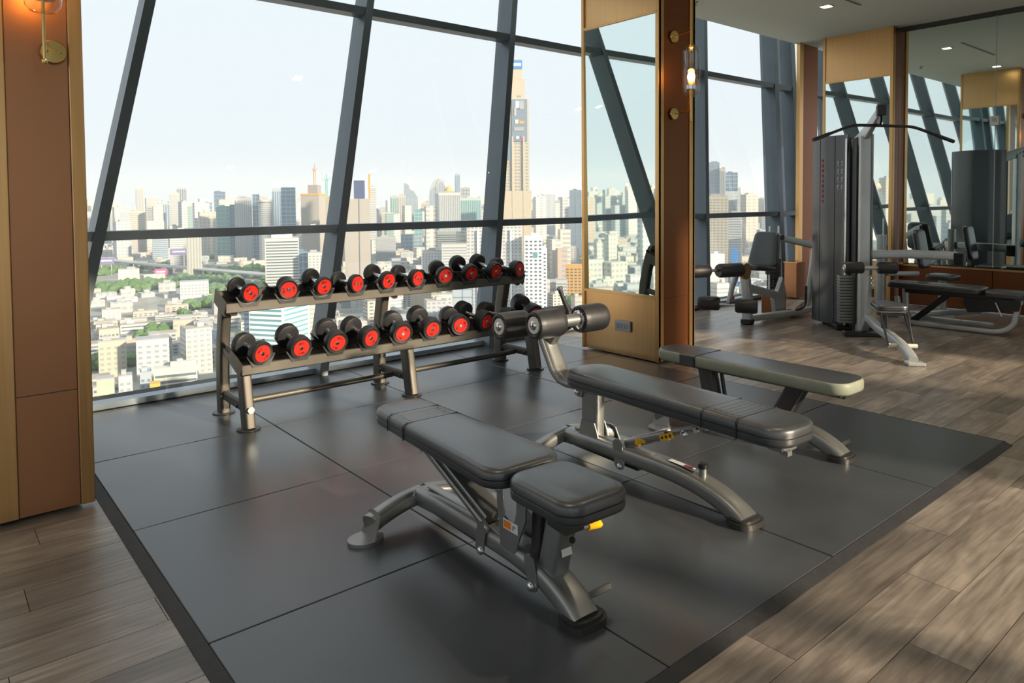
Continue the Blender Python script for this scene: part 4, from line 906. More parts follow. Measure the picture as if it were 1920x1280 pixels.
CITY=[
(396, 2061, 23.9, 0.6, -23.7, 'ribs', 'pale', 'pale slab tower at the far left of the skyline beside the leaning mullion'),
(378, 1861, 18.6, 0.7, -15.4, 'bands', 'white', 'slim white tower, second in the row at the far left skyline'),
(371, 1709, 29.7, 0.5, -17.8, 'bands', 'cream', 'cream residential slab standing just above the transom at far left'),
(581, 2635, 23.7, 0.8, 50.2, 'ribs', 'pinkpale', 'thin hazy tower with pinkish top above the cream slabs'),
(526, 2238, 27.4, 0.7, -9.0, 'bands', 'grey', 'hazy grey midrise left of the stepped pale towers'),
(484, 1939, 21.7, 0.7, 0.1, 'ribs', 'bluepale', 'pale blue office block under the hazy skyline left of centre'),
(658, 2514, 28.5, 0.8, 31.0, 'bands', 'pale', 'hazy beige tower beside the tallest pale tower at left'),
(731, 2701, 29.2, 0.8, 52.1, 'ribs', 'grey', 'tallest hazy grey tower of the pale group at left'),
(495, 1729, 29.1, 0.6, -5.2, 'bands', 'greenpale', 'pale green block between hazy towers and the blue tower'),
(608, 2008, 23.8, 0.7, -0.8, 'glass', 'blue', 'small blue office tower left of the tall dark blue one'),
(577, 1809, 25.5, 0.8, 25.4, 'glass', 'darkblue', 'dark blue glass tower with flat top above the green glass block'),
(461, 1426, 25.0, 0.5, -7.6, 'glass', 'teal', 'green glass block with white cap below the dark blue tower'),
(470, 1402, 8.6, 0.9, -4.6, 'glass', 'darkblue', 'narrow navy slab beside the white ribbed tower'),
(479, 1367, 30.3, 0.5, 8.5, 'ribs', 'white', 'broad white ribbed tower left of the cylinder tower'),
(483, 1312, 12.0, 0.8, 14.0, 'glass', 'blue', 'slate blue tower left of the white cylinder tower'),
(481, 1260, 24.3, 0.9, 4.9, 'round', 'white', 'white cylindrical tower with flat round cap'),
(525, 1318, 16.2, 0.8, 25.1, 'ribs', 'bluepale', 'pale blue and white striped tower beside the cylinder'),
(517, 1245, 24.7, 0.8, 25.8, 'glass', 'blue', 'bright blue glass tower beside the grey construction tower'),
(725, 1312, 12.9, 0.8, 30.3, 'bands', 'white', 'white tower with dark blue box on top right of the concrete shell'),
(1084, 1913, 28.6, 0.6, -33.7, 'bands', 'cream', 'low cream tower right of the concrete shell'),
(855, 1468, 17.2, 0.7, -25.9, 'bands', 'greenpale', 'pale green midrise in the centre skyline'),
(1018, 1720, 23.2, 0.8, 13.2, 'ribs', 'greenpale', 'pale green tower left of the curved glass tower'),
(982, 1625, 20.7, 0.8, 15.3, 'ribs', 'cream', 'cream striped tower in front of the curved glass tower'),
(804, 1265, 16.5, 0.8, -19.9, 'glass', 'teal', 'teal office block right of the cream striped tower'),
(1251, 1928, 22.0, 0.8, -6.0, 'bands', 'pinkpale', 'pinkish hazy tower between curved tower and egg tower'),
(801, 1147, 42.4, 0.5, 16.3, 'ribs', 'white', 'white ribbed tower under the golden dome'),
(1570, 2195, 18.0, 0.9, 100.0, 'ribs', 'bluepale', 'thin pale blue spire tower behind the white ribbed tower'),
(1534, 2098, 30.9, 0.8, 46.1, 'glass', 'grey', 'hazy grey stepped tower behind the blue striped block'),
(894, 1203, 42.3, 0.6, 5.9, 'ribs', 'aqua', 'white and aqua ribbed block right of the white ribbed tower'),
(1588, 2057, 17.4, 0.8, -16.2, 'glass', 'grey', 'hazy grey block left of the third mullion'),
(1541, 1967, 16.7, 0.8, 88.4, 'glass', 'darkblue', 'thin dark slab tower just left of the third mullion'),
(1877, 2076, 35.4, 0.6, -35.7, 'bands', 'pale', 'low hazy block right of the tall tower'),
(1560, 1688, 15.4, 0.9, 8.4, 'glass', 'blue', 'blue slab of the twin block right of the tall tower'),
(1559, 1662, 16.9, 0.9, 6.5, 'bands', 'pinkpale', 'pale pink slab of the twin block right of the tall tower'),
(1733, 1800, 44.5, 0.6, -2.5, 'bands', 'pale', 'wide hazy apartment block left of the slate tower'),
(918, 918, 21.1, 0.6, 17.5, 'glass', 'slate', 'slate blue tower with a red roof edge beside the copper column'),
(650, 947, 61.1, 0.4, -50.3, 'bands', 'greygreen', 'wide grey green office block behind the white striped block'),
(510, 715, 37.8, 0.5, -52.8, 'bands', 'white', 'white striped office block above the upper dumbbells'),
(496, 749, 26.5, 0.6, -61.7, 'grid', 'white', 'low white balcony block left of the white striped office'),
(622, 1083, 33.4, 0.6, -61.8, 'bands', 'greypale', 'grey banded block below the transom right of the concrete shell'),
(791, 1273, 41.6, 0.6, -69.7, 'glass', 'blue', 'blue office block below the transom in the centre'),
(359, 824, 10.5, 0.8, -59.7, 'glass', 'blue', 'narrow blue block at the foot of the construction tower'),
(364, 799, 17.1, 0.8, -60.0, 'grid', 'white', 'white patterned parking block at the foot of the beige tower'),
(354, 1456, 27.0, 0.7, -59.7, 'bands', 'bluepale', 'pale blue block just below the transom at left'),
(332, 1255, 24.7, 0.7, -43.5, 'bands', 'white', 'white banded block crossing the transom at left'),
(314, 1105, 20.0, 0.7, -45.1, 'ribs', 'cream', 'cream slab below the transom at left'),
(353, 1662, 21.8, 0.8, -74.3, 'bands', 'pinkpale', 'pale pink block below the transom at far left'),
(522, 1511, 41.7, 0.5, -67.7, 'bands', 'pale', 'pale hotel block below the transom left of the striped hotel'),
(518, 1406, 29.7, 0.5, -59.9, 'glass', 'blue', 'blue glass podium left of the striped hotel'),
(484, 816, 11.7, 0.8, -75.6, 'grid', 'white', 'white clinic block above the fifth upper dumbbell'),
(526, 547, 12.4, 0.8, -84.3, 'bands', 'white', 'low white office block near the orange block'),
(563, 566, 17.8, 0.8, -72.6, 'grid', 'orange', 'orange apartment block beside the copper column'),
(767, 786, 36.7, 0.6, -70.8, 'grid', 'white', 'white apartment terraces under the slate tower'),
(173, 489, 5.1, 1.0, -71.6, 'bands', 'bluepale', 'narrow pale blue block left of the teal striped tower'),
(94, 510, 15.7, 0.5, -87.1, 'grid', 'cream', 'cream apartment slab with small balconies at the lower left'),
(112, 547, 7.1, 1.2, -94.9, 'bands', 'pinkpale', 'thin pinkish stair tower joined beside the cream slab'),
(112, 486, 18.5, 0.7, -84.9, 'grid', 'white', 'white cube apartment block with small dark windows'),
(113, 439, 22.8, 0.35, -94.7, 'bands', 'yellowstripe', 'white striped parking block with yellow fins near the sill'),
(74, 422, 8.2, 0.8, -91.7, 'plain', 'cream', 'plain cream warehouse at the bottom left corner of the glass'),
(86, 435, 6.7, 0.6, -94.4, 'grid', 'white', 'small white house block with square windows near the sill'),
(98, 443, 5.9, 0.6, -96.0, 'grid', 'bluepale', 'small pale blue block with round corners near the sill'),
(99, 427, 5.2, 0.6, -99.8, 'plain', 'yellow', 'low mustard yellow shed near the sill'),
(245, 864, 30.3, 0.5, -90.4, 'grid', 'white', 'white hall with round corner in the green quarter'),
(169, 626, 17.2, 0.6, -96.5, 'grid', 'cream', 'pair of cream shophouses left of the rack upright'),
(180, 613, 14.5, 0.6, -97.8, 'bands', 'grey', 'grey louvred block left of the rack upright'),
(163, 534, 9.9, 0.6, -95.1, 'grid', 'bluepale', 'blue and white flat block behind the rack upright'),
(221, 1076, 25.5, 0.5, -89.5, 'plain', 'white', 'white flat roof warehouse beside the elevated road'),
(163, 391, 63.6, 0.45, -92.1, 'plain', 'whiter', 'long low white mall roof just below the lower rack tier'),
(375, 705, 12.6, 0.7, -94.4, 'grid', 'cream', 'cream block with a round blue sign between rack tiers'),
(387, 605, 20.1, 0.7, -85.3, 'plain', 'cream', 'cream arched roof building between the rack tiers'),
(362, 526, 12.3, 0.7, -82.8, 'grid', 'white', 'white villa with dark glass between the rack tiers'),
(380, 525, 18.3, 0.7, -74.7, 'glass', 'bluepale', 'pale blue glass block between the rack tiers'),
(285, 385, 16.0, 0.8, -99.3, 'grid', 'white', 'small white house behind the lower rack right end'),
(290, 477, 24.5, 0.7, -91.6, 'bands', 'bluepale', 'low pale blue block behind the lower dumbbells'),
(344, 676, 16.2, 0.8, -91.9, 'bands', 'greygreen', 'grey green office wing behind the upper tray at centre'),
(1238, 845, 20.7, 0.9, 73.2, 'glass', 'steel', 'steel blue glass tower, taller of the two beyond the leg machine'),
(1239, 826, 11.2, 0.9, 60.7, 'ribs', 'cream', 'cream side slab attached to the steel blue tower'),
(1382, 899, 27.0, 0.9, 57.4, 'glass', 'blue', 'blue glass tower with open crown beyond the leg machine'),
(1383, 880, 6.7, 0.9, 21.9, 'ribs', 'white', 'white rib slab attached to the crowned glass tower'),
(746, 502, 22.3, 0.6, 3.9, 'grid', 'cream', 'cream tower with blue banner beyond the leg machine'),
(840, 540, 17.7, 0.7, -18.8, 'bands', 'white', 'white banded tower right of the cream banner tower'),
(2209, 1369, 29.7, 0.8, 18.8, 'bands', 'pinkpale', 'hazy pinkish tower near the right mullion'),
(2404, 1434, 40.9, 0.6, 0.0, 'bands', 'pinkpale', 'hazy low pink skyline block near the right mullion'),
(1118, 660, 12.1, 0.9, -23.0, 'bands', 'white', 'white tower edge against the right mullion'),
(629, 424, 13.6, 0.8, -56.5, 'plain', 'whiter', 'low white roof building behind the foam rollers'),
(756, 486, 7.9, 0.9, -61.7, 'plain', 'skyblue', 'small bright blue sign block behind the leg machine'),
]

for (x, y, w, dr, zt, st, col, lb) in CITY: tower(x, y, w, dr, zt, st, col, lb)

# striped hotel, teal striped tower, broad white apartment block
t = tower(337, 833, 38.9, .7, -43, 'bands', 'white', 'white hotel with grey window stripes left of the construction towers', floor_h=3.5, indiv=True, wincol='windark', name='hotel_tower'); B().box((0, 12, 70), (24, 16, 7)).build('penthouse', 'c_whiter', t, 0)
t = tower(165, 436, 24, 1.0, -62.4, 'bands', 'whiter', 'near white tower with teal window stripes behind the dumbbell rack', floor_h=3.1, indiv=True, wincol='winteal', rot=-.98, d=30, name='office_tower')
t = tower(404, 508, 50, .5, -20, 'grid', 'white', 'broad white apartment block with many small windows right of the leaning mullion', floor_h=3.2, wincol='winlight', name='apartment_tower')
for s in (-.3, 0, .3): B().box((50 * s, -.8, 42), (1.4, 2.0, 84)).build('wall_rib', 'c_whiter', t, 0)
t = tower(424, 477, 16, 1.1, -32, 'grid', 'whiter', 'stepped white wing beside the broad apartment block', floor_h=3.4, wincol='windark', name='apartment_tower'); B().box((2, -.4, 62), (3.4, .6, 5)).build('green_sign', 'c_teal', t, 0)
tower(434, 476, 8, 1.1, -44, 'grid', 'whiter', 'lowest step of the white wing beside the apartment block', floor_h=3.4, wincol='windark')

# the tall landmark tower with advertising banners
t = thing('skyscraper', 'tallest cream tower with stepped top and banner screens', 'building', (642, 765, G), -math.atan2(642, 765))
B().box((4, 22, 62), (44, 44, 124)).build('podium', 'c_cream', t, 0)
B().box((0, 22, 126), (46, 40, 252)).build('shaft', 'c_cream', t, 0)
B().box((1, 22, 266), (34, 32, 28)).build('upper_block', 'c_cream', t, 0)
B().box((5, 22, 286), (18, 20, 46)).build('crown', 'c_cream', t, 0)
wb = B(); z = 6
while z < 190:
    for i in range(9):
        if i in (4,): continue
        wb.box((-20 + i * 5, 2, z), (3.0, .8, 2.0))
    for i in range(7): wb.box((-23, 5 + i * 5.6, z), (.8, 3, 2.0)); wb.box((23, 5 + i * 5.6, z), (.8, 3, 2.0))
    z += 4.6
z = 232
while z < 262: wb.box((-8, 6, z), (5, 1, 2)).box((10, 6, z), (5, 1, 2)); z += 6
stuff(wb.build('window_rows', 'c_winlight', t, 0))
bn = B().box((10, 1.2, 222), (21, 1.2, 58)).build('banner', 'c_slate', t, 0); bn['label'] = 'tall advertising banner in dark blue and white'
for (x, z, w, h, m_) in ((7, 244, 5, 9, 'c_whiter'), (13, 243, 6, 12, 'c_greypale'), (4, 234, 3, 12, 'c_pinkpale'), (6, 220, 5, 6, 'c_white'), (13, 219, 7, 4, 'c_orange'), (9, 210, 14, 5, 'c_grey'), (7, 198, 4, 4, 'c_whiter'), (13, 198, 3, 4, 'c_pink')):
    B().box((x, .4, z), (w, .8, h)).build('banner_print', m_, bn, 0)
B().box((-8, 1.4, 210), (10, 1.2, 84)).build('banner', 'c_blue', t, 0)['label'] = 'narrow blue banner'
B().box((-23.4, 20, 216), (1.2, 28, 64)).build('banner', 'c_darkblue', t, 0)
B().box((5, 11.6, 301), (18.4, 1, 12)).build('top_sign', 'c_skyblue', t, 0); B().box((5, 11.0, 301), (15, .6, 4)).build('sign_stripe', 'c_whiter', t, 0)
for s in (-1, 0, 1): B().box((s * 15.5 + 0, .9, 100), (2.2, 2.4, 200)).build('wall_rib', 'c_cream', t, 0)

# construction towers with cranes
t = thing('construction_tower', 'bare grey and beige concrete tower under an orange crane', 'building', (429, 957, G), -.75)
B().box((0, 14, 60), (26, 30, 120.5)).build('concrete_shell', 'c_concrete', t, 0); B().box((2, 14, 127), (14, 16, 15)).build('core_top', 'c_concdark', t, 0)
B().box((0, 14, 121), (27, 31, 2.5)).build('top_formwork', 'c_orange', t, 0); B().box((-4, 10, 124), (3, 3, 8)).build('shutter_panel', 'c_red', t, 0)
t = thing('construction_tower', 'second beige unfinished block just right of the grey one', 'building', (474, 984, G), -.45)
B().box((0, 12, 57), (20, 24, 114)).build('concrete_shell', 'c_concrete', t, 0); B().box((0, 12, 115), (18, 22, 3)).build('scaffold', 'c_orange', t, 0)
t = thing('construction_tower', 'wide unfinished concrete tower between leaning mullions with dark blue sheeting on top', 'building', (441, 840, G), -.48)
B().box((0, 14, 57), (33, 26, 114.5)).build('concrete_shell', 'c_concrete', t, 0); B().box((3, .6, 57), (1.2, 1.2, 114)).build('hoist_track', 'c_concdark', t, 0)
B().box((3, 14, 126), (14, 14, 24)).build('sheeting', 'c_navy', t, 0)
B().box((16, 14, 130), (2.5, 3, 34)).build('hoist_mast', 'c_crane', t, 0)
def crane(x, y, z0, z1, jib, az, colr, lbl):
    t = thing('tower_crane', lbl, 'crane', (x, y, z0), az); h = z1 - z0
    b = B(); s = 1.1
    for sx in (-s, s):
        for sy in (-s, s): b.box((sx, sy, h / 2), (.5, .5, h))
    k = int(h / 3)
    for i in range(k): b.box((0, -s, (i + .5) * h / k), (3.0, .35, .35), rot=(0, .75 if i % 2 else -.75, 0)).box((0, s, (i + .5) * h / k), (3.0, .35, .35), rot=(0, .75 if i % 2 else -.75, 0))
    b.build('mast', colr, t, 0)
    b = B(); b.box((jib * .33, 0, h + .6), (jib * 1.35, 1.2, .4)); b.box((jib * .4, 0, h + 2.2), (jib * 1.05, .4, .4)); b.build('jib', colr, t, 0)
    B().box((0, 0, h + 4), (1, 1, 7)).build('mast_head', colr, t, 0); B().box((-jib * .3, 0, h - .6), (3, 2.4, 2.4)).build('counterweight', 'c_greypale', t, 0); B().box((1.8, 0, h - 1.4), (2, 2, 2.4)).build('cab', colr, t, 0)
crane(440, 965, 24.5, 47, 16, .9, 'c_crane', 'orange tower crane on the grey and beige construction tower')
crane(470, 990, 6.5, 34, 14, -.3, 'c_craneteal', 'small crane with teal jib beside the leaning mullion')

# curved and domed landmarks
t = thing('office_tower', 'tall glass tower with curved sloping top in the centre skyline', 'building', (1214, 1952, G), -math.atan2(1214, 1952))
pts = [(-22, 0), (22, 0), (22, 120)] + [(22 - 44 * (i / 10), 120 + 47 * math.sin(pi / 2 * i / 10)) for i in range(1, 11)]
B().prism(pts, (0, 15, 0), (1, 0, 0), (0, 0, 1), 30).build('curved_body', 'c_steel', t, 0)
for k in range(9): B().box((-17 + k * 4.3, -.4, 60), (1.2, 1, 118)).build('fin', 'c_aqua', t, 0)
t = thing('office_tower', 'egg shaped pale glass tower with golden rim in the skyline', 'building', (1341, 1989, G), -math.atan2(1341, 1989))
pts = [(-30, 0), (30, 0), (30, 110)] + [(30 - 60 * (1 - math.cos(a)) / 2, 110 + 74 * math.sin(a)) for a in [pi * i / 14 * .93 for i in range(1, 14)]] + [(-30, 110)]
B().prism(pts, (0, 18, 0), (1, 0, 0), (0, 0, 1), 36).build('curved_body', 'c_bluepale', t, 0)
for k in range(10): B().box((-24 + k * 5.2, -.5, 90 + 3.0 * k), (1.0, 1, 110 + 2 * k)).build('fin', 'c_steel', t, 0)
B().tube([(10 + 16 * math.cos(a), -.8, 140 + 44 * math.sin(a)) for a in [pi * i / 10 for i in range(11)]], 1.6, 1.6, side=(0, 1, 0)).build('golden_rim', 'c_gold', t)
t = thing('domed_building', 'golden domed top above the white ribbed tower', 'building', (1086, 1557, G), -math.atan2(1086, 1557))
B().box((0, 14, 62), (28, 28, 124)).build('wall', 'c_cream', t, 0); B().lathe([(14, 124), (13.6, 132), (11, 141), (6, 147), (0, 150)], (0, 14, 0), n=20).build('dome', 'c_gold', t, 60)

# elevated expressway on pillars and billboards
hw = thing('elevated_expressway', 'long grey elevated road on pillars crossing the green quarter at left', 'road', (200, 1440, G))
hp = [V((-60, 1590, 8.0)), V((243, 1428, 8.4)), V((300, 1180, 7.5)), V((370, 960, 6.5)), V((396, 850, 6)), V((480, 720, 6)), V((660, 610, 6))]
hp = [p - V((200, 1440, 0)) + V((0, 0, 5)) for p in hp]
B().tube(hp, 22, 2.2, side=(1, .4, 0), p=12, n=8).build('road_deck', 'c_greypale', hw, 0)
for k in range(len(hp) - 1):
    for f in (.0, .25, .5, .75):
        p = hp[k].lerp(hp[k + 1], f); B().box((p.x, p.y, p.z / 2 - .5), (5, 5, p.z - 1)).build('road_pillar', 'c_greypale', hw, 0)
for (x, y, zt, w, h, col, lb) in ((278, 1145, -97, 17, 10, 'pink', 'pink billboard beside the elevated road'), (320, 1207, -73, 25, 9, 'purple', 'purple billboard above the elevated road left of centre'), (226, 1250, -84, 22, 10, 'purple', 'purple and white billboard at the far left edge of the glass')):
    t = thing('billboard', lb, 'billboard', (x, y, G), -math.atan2(x, y)); hh = zt - G
    B().box((0, 0, hh - h / 2), (w, 1.2, h)).build('panel', 'c_' + col, t, 0)
    for s in (-.3, .3): B().box((w * s, .5, (hh - h) / 2), (1.2, 1.2, hh - h)).build('post', 'c_grey', t, 0)
    B().box((0, -.8, hh - h * .45), (w * .7, .5, h * .22)).build('print', 'c_whiter', t, 0)

# ground
M['ground'] = noise_mat('city_ground', (.20, .22, .19), (.36, .34, .31), .03, .9, detail=4)
gb = B(); gb.add([(-9000, 40, G), (9000, 40, G), (9000, 11000, G), (-9000, 11000, G)], [(0, 1, 2, 3)]); gd = gb.build('ground', 'ground', None, 0); gd['kind'] = 'structure'

# trees: clumps of leaf balls, joined
M['leaf'] = noise_mat('tree_crowns', (.055, .13, .045), (.13, .22, .07), .25, .8, detail=3)
gr = B(); ico = bmesh.new(); bmesh.ops.create_icosphere(ico, subdivisions=1, radius=1); iv = [v.co.copy() for v in ico.verts]; ifs = [tuple(v.index for v in f.verts) for f in ico.faces]; ico.free()
def clump(x, y, rx, ry, n, s=6.0):
    for i in range(n):
        a = RND.uniform(0, 2 * pi); r = math.sqrt(RND.random()); px, py = x + rx * r * math.cos(a), y + ry * r * math.sin(a); q = s * RND.uniform(.6, 1.3)
        gr.add([(px + v.x * q * RND.uniform(.8, 1.2), py + v.y * q * RND.uniform(.8, 1.2), G + q * .7 + v.z * q * .9) for v in iv], ifs)
PARKS = [(250, 1290, 90, 60, 150), (215, 1020, 60, 45, 130), (330, 1040, 60, 60, 110), (300, 900, 40, 30, 60), (160, 640, 22, 12, 22), (200, 560, 10, 10, 10), (95, 540, 20, 10, 20), (240, 780, 30, 20, 30), (390, 1130, 50, 40, 80), (460, 700, 24, 16, 26),
         (-420, 900, 90, 60, 160), (-800, 1200, 160, 90, 200), (-300, 560, 26, 20, 40), (-620, 640, 60, 30, 80), (-1000, 1500, 200, 70, 160), (-560, 1500, 160, 60, 130), (900, 900, 60, 60, 80), (1000, 620, 50, 40, 60), (520, 540, 20, 16, 20)]
# filler blocks: 12 prototypes, 260 copies as things, the far rest as one carpet
def fac_mat():
    m = mat('city_block_wall', (.6, .6, .6), .8); oi = N(m, 'ShaderNodeObjectInfo'); r = N(m, 'ShaderNodeValToRGB'); r.color_ramp.interpolation = 'CONSTANT'
    cols = [tuple(q * .68 for q in c) for c in [(.74, .72, .66), (.80, .79, .77), (.72, .66, .57), (.60, .62, .63), (.80, .76, .68), (.62, .66, .70), (.84, .83, .80), (.66, .60, .54), (.70, .70, .68)]]
    els = r.color_ramp.elements; els[0].color = (*cols[0], 1); els[1].color = (*cols[1], 1); els[1].position = .12
    for i, c in enumerate(cols[2:]): e = els.new(.24 + .11 * i); e.color = (*c, 1)
    LK(m, oi.outputs['Random'], r.inputs[0]); LK(m, r.outputs[0], bsdf(m).inputs['Base Color']); return m
M['block_wall'] = fac_mat()
M['block_roof'] = noise_mat('block_roof', (.28, .25, .22), (.46, .43, .38), .02, .85, coords='Position', detail=1)
protos = []
for k in range(12):
    w = RND.uniform(13, 28); d = RND.uniform(11, 19); h = RND.choice([7, 9, 10, 12, 14, 18, 24, 32]) * RND.uniform(.9, 1.1)
    b = B(); b.mi = 0; b.box((0, 0, h / 2), (w, d, h)); b.mi = 1; b.box((0, 0, h + .3), (w * .97, d * .97, .7)); b.mi = 0
    if k % 3: b.box((RND.uniform(-.3, .3) * w, RND.uniform(-.2, .2) * d, h + 1.8), (w * .25, d * .3, 3))
    b.mi = 2; z = 2
    while z < h - 2:
        nx = int(w / 4)
        if k % 2:
            for i in range(nx): b.box((-w / 2 + (i + .5) * w / nx, 0, z + .7), (w / nx * .5, d + .5, 1.4))
        else: b.box((0, 0, z + .7), (w * .92, d + .5, 1.2))
        b.box((0, 0, z + .7), (w + .5, d * .8, 1.2)); z += 3.5
    protos.append((b, w, d, h))
pro_me = []
for b, w, d, h in protos:
    o = b.build('city_block', ['block_wall', 'block_roof', 'c_windark' if RND.random() < .5 else 'c_winlight'], None, 0); pro_me.append((o.data, w, d, h)); D.objects.remove(o)
FOOT += [(660, 785, 36), (438, 967, 24), (462, 957, 20), (450, 850, 24), (1225, 1968, 34), (1352, 2005, 42), (1096, 1572, 26), (347, 845, 28), (178, 448, 26), (416, 520, 34)]
for k in range(len(hp) - 1):
    n_ = int((hp[k + 1] - hp[k]).length / 14)
    for i in range(n_ + 1): q_ = hp[k].lerp(hp[k + 1], i / n_); FOOT.append((q_.x + 200, q_.y + 1440, 13))
HASH = {}
def blocked(x, y, r, commit=False):
    for fx, fy, fr in FOOT:
        if (x - fx) ** 2 + (y - fy) ** 2 < (fr + r) ** 2: return True
    kx, ky = int(x // 60), int(y // 60)
    for i in (-1, 0, 1):
        for j in (-1, 0, 1):
            for (a, b_, c) in HASH.get((kx + i, ky + j), ()):
                if (x - a) ** 2 + (y - b_) ** 2 < (c + r) ** 2: return True
    for px, py, rx, ry, n in PARKS:
        if ((x - px) / (rx + 14)) ** 2 + ((y - py) / (ry + 14)) ** 2 < 1: return True
    return False
spots = []; cell = 20
r = 330.0
while r < 5200:
    st = cell * (1 + (r - 330) / 1500)
    na = int(2.75 * r / st)
    for i in range(na):
        az = -1.42 + 2.84 * (i + RND.random() * .6) / na; rr = r + RND.uniform(-.35, .35) * st
        x, y = rr * math.sin(az), rr * math.cos(az)
        if rr < 1150: w, d = RND.uniform(12, 24), RND.uniform(9, 16); k_ = RND.randrange(12)
        else: k = st / 30; w, d = RND.uniform(12, 28) * k, RND.uniform(9, 20) * k
        rad = math.hypot(w, d) / 2 * (.86 if rr > 1150 else 1)
        if .12 < az < .43 and 800 < rr < 1550 and RND.random() < .45: continue
        if y > 60 and not blocked(x, y, rad):
            spots.append((x, y, rr, az, st, w, d)); HASH.setdefault((int(x // 60), int(y // 60)), []).append((x, y, rad))
    r += st * .95
near = [s for s in spots if s[2] < 1150]; 
near.sort(key=lambda s: (0 if .14 < s[3] < 1.05 else 1, s[2])); ind = near[:210] ; indset = set(id(s) for s in ind)
def near_foot(x, y, r):
    return any((x - fx) ** 2 + (y - fy) ** 2 < (fr + r) ** 2 for fx, fy, fr in FOOT)
for (px, py, rx, ry, n) in PARKS:
    for i in range(n):
        a = RND.uniform(0, 2 * pi); r = math.sqrt(RND.random()); x, y = px + rx * r * math.cos(a), py + ry * r * math.sin(a)
        if not near_foot(x, y, 5): clump(x, y, 1, 1, 1, 6)
for i in range(1100):
    az = RND.uniform(-1.35, 1.3); r = 380 + 2400 * RND.random() ** 1.4; x, y = r * math.sin(az), r * math.cos(az)
    if not blocked(x, y, 5): clump(x, y, 4, 4, 3, 4.5)
tr = tag(gr.build('tree_crowns', 'leaf', None, 0), 'dark green tree clumps scattered between the city blocks', 'trees'); stuff(tr)
BLK = [('low concrete city block amid the dense roofs beyond the glass', 'low city blocks below the tower')]
def blk_label(s, h):
    az, r = s[3], s[2]
    where = ('in the left window bay' if .14 < az < .44 else 'in the middle window bay' if .44 <= az < .68 else 'just left of the middle pillar' if .68 <= az < .80 else 'behind the middle pillar' if .80 <= az < .98 else 'in the far right bay' if .98 <= az < 1.1 else 'seen only by mirror')
    return '%s concrete block %s %s' % ('squat' if h < 9 else 'low' if h < 15 else 'midrise', 'close below the tower' if r < 520 else 'a few streets out' if r < 760 else 'far across the city', where)
for s in ind:
    me, w, d, h = RND.choice(pro_me); o = D.objects.new('city_block', me); COL.objects.link(o); o.location = (s[0], s[1], G); o.rotation_euler = (0, 0, -s[3] * .5 + RND.choice([0, 0, pi]) + RND.uniform(-.15, .15))
    o.scale = (s[5] / w, s[6] / d, RND.uniform(.6, 1.1) * (.5 if .12 < s[3] < .43 and s[2] > 700 else 1)); tag(o, blk_label(s, h * o.scale.z), 'building', BLK[0][1])
car = B(); vcol = []
PAL = [(.74, .72, .66), (.80, .79, .77), (.72, .66, .57), (.60, .62, .63), (.80, .76, .68), (.56, .62, .68), (.84, .83, .80), (.66, .54, .46), (.70, .70, .68), (.50, .58, .60), (.80, .78, .70)]
for s in spots:
    if id(s) in indset: continue
    w, d = s[5], s[6]; u = RND.random()
    h = RND.uniform(6, 20) if u < .84 else RND.uniform(24, 60) if u < .95 else RND.uniform(60, 112)
    if s[2] > 1500 and u > .86: h = RND.uniform(70, 128)
    if s[2] < 900: h = min(h, 30)
    if .12 < s[3] < .43 and 700 < s[2] < 1550: h = min(h * .5, 11)
    if u > .86: w, d = min(w, 36), min(d, 30)
    a = -s[3] * .5 + RND.uniform(-.2, .2); c = RND.choice(PAL); n0 = len(car.f)
    car.box((s[0], s[1], G + h / 2), (w, d, h), rot=(0, 0, a)); vcol += [tuple(q * .68 for q in c)] * 6
    if RND.random() < .4: car.box((s[0], s[1], G + h + 1.5), (w * .4, d * .4, 3), rot=(0, 0, a)); vcol += [tuple(q * .6 for q in c)] * 6
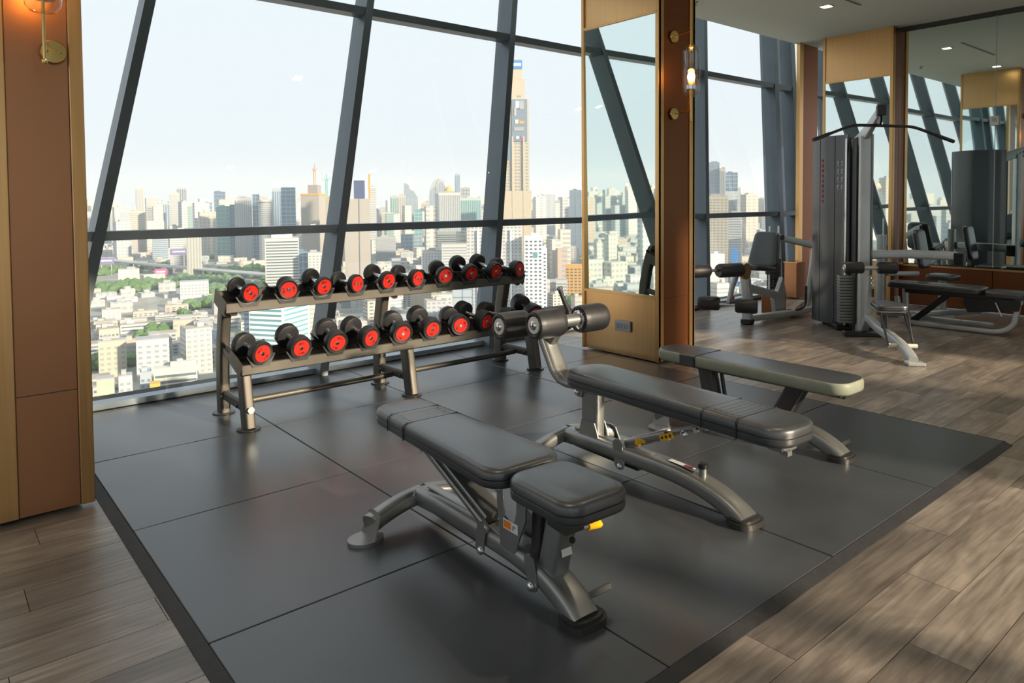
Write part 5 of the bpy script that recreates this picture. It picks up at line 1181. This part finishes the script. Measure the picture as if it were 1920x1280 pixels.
def carpet_mat():
    m = mat('city_carpet', (.6, .6, .6), .8); at = N(m, 'ShaderNodeAttribute', attribute_name='bcol'); g = N(m, 'ShaderNodeNewGeometry'); sx_ = N(m, 'ShaderNodeSeparateXYZ'); LK(m, g.outputs['Position'], sx_.inputs[0])
    nz = N(m, 'ShaderNodeSeparateXYZ'); LK(m, g.outputs['Normal'], nz.inputs[0])
    dz = N(m, 'ShaderNodeMath', operation='DIVIDE'); LK(m, sx_.outputs['Z'], dz.inputs[0]); dz.inputs[1].default_value = 6.5
    fr = N(m, 'ShaderNodeMath', operation='FRACT'); LK(m, dz.outputs[0], fr.inputs[0]); gt = N(m, 'ShaderNodeMath', operation='GREATER_THAN'); LK(m, fr.outputs[0], gt.inputs[0]); gt.inputs[1].default_value = .55
    ad = N(m, 'ShaderNodeMath', operation='ADD'); LK(m, sx_.outputs['X'], ad.inputs[0]); LK(m, sx_.outputs['Y'], ad.inputs[1]); d2 = N(m, 'ShaderNodeMath', operation='DIVIDE'); LK(m, ad.outputs[0], d2.inputs[0]); d2.inputs[1].default_value = 7
    f2 = N(m, 'ShaderNodeMath', operation='FRACT'); LK(m, d2.outputs[0], f2.inputs[0]); g2 = N(m, 'ShaderNodeMath', operation='GREATER_THAN'); LK(m, f2.outputs[0], g2.inputs[0]); g2.inputs[1].default_value = .4
    mu = N(m, 'ShaderNodeMath', operation='MULTIPLY'); LK(m, gt.outputs[0], mu.inputs[0]); LK(m, g2.outputs[0], mu.inputs[1])
    az_ = N(m, 'ShaderNodeMath', operation='ABSOLUTE'); LK(m, nz.outputs['Z'], az_.inputs[0]); sb = N(m, 'ShaderNodeMath', operation='SUBTRACT'); sb.inputs[0].default_value = 1; LK(m, az_.outputs[0], sb.inputs[1])
    m2 = N(m, 'ShaderNodeMath', operation='MULTIPLY'); LK(m, mu.outputs[0], m2.inputs[0]); LK(m, sb.outputs[0], m2.inputs[1]); m3 = N(m, 'ShaderNodeMath', operation='MULTIPLY'); LK(m, m2.outputs[0], m3.inputs[0]); m3.inputs[1].default_value = .75
    mx = N(m, 'ShaderNodeMixRGB'); LK(m, m3.outputs[0], mx.inputs[0]); LK(m, at.outputs['Color'], mx.inputs[1]); mx.inputs[2].default_value = (.26, .31, .36, 1); LK(m, mx.outputs[0], bsdf(m).inputs['Base Color']); return m
M['carpet'] = carpet_mat()
me = D.meshes.new('distant_city'); me.from_pydata([tuple(p) for p in car.v], [], car.f); me.materials.append(M['carpet'])
at = me.attributes.new('bcol', 'FLOAT_COLOR', 'FACE'); at.data.foreach_set('color', [q for c in vcol for q in (*c, 1.0)])
bm = bmesh.new(); bm.from_mesh(me); bmesh.ops.recalc_face_normals(bm, faces=bm.faces); bm.to_mesh(me); bm.free()
oc = D.objects.new('distant_city_roofs', me); COL.objects.link(oc); tag(oc, 'endless pale low buildings and slabs reaching the hazy horizon', 'buildings'); stuff(oc)

# haze over the city: one even layer of thin air
hz = D.materials.new('city_haze'); hz.use_nodes = True; nt = hz.node_tree; nt.nodes.clear(); oo = nt.nodes.new('ShaderNodeOutputMaterial'); vs_ = nt.nodes.new('ShaderNodeVolumeScatter')
vs_.inputs['Color'].default_value = (.80, .90, 1, 1); vs_.inputs['Density'].default_value = HAZE; vs_.inputs['Anisotropy'].default_value = 0.0; nt.links.new(vs_.outputs[0], oo.inputs['Volume'])
if HAZE > 0:
    hb = B().box((0, 2530, 20), (12000, 4900, 270)).build('haze', hz, None, 0); hb['kind'] = 'structure'; hb.visible_shadow = True
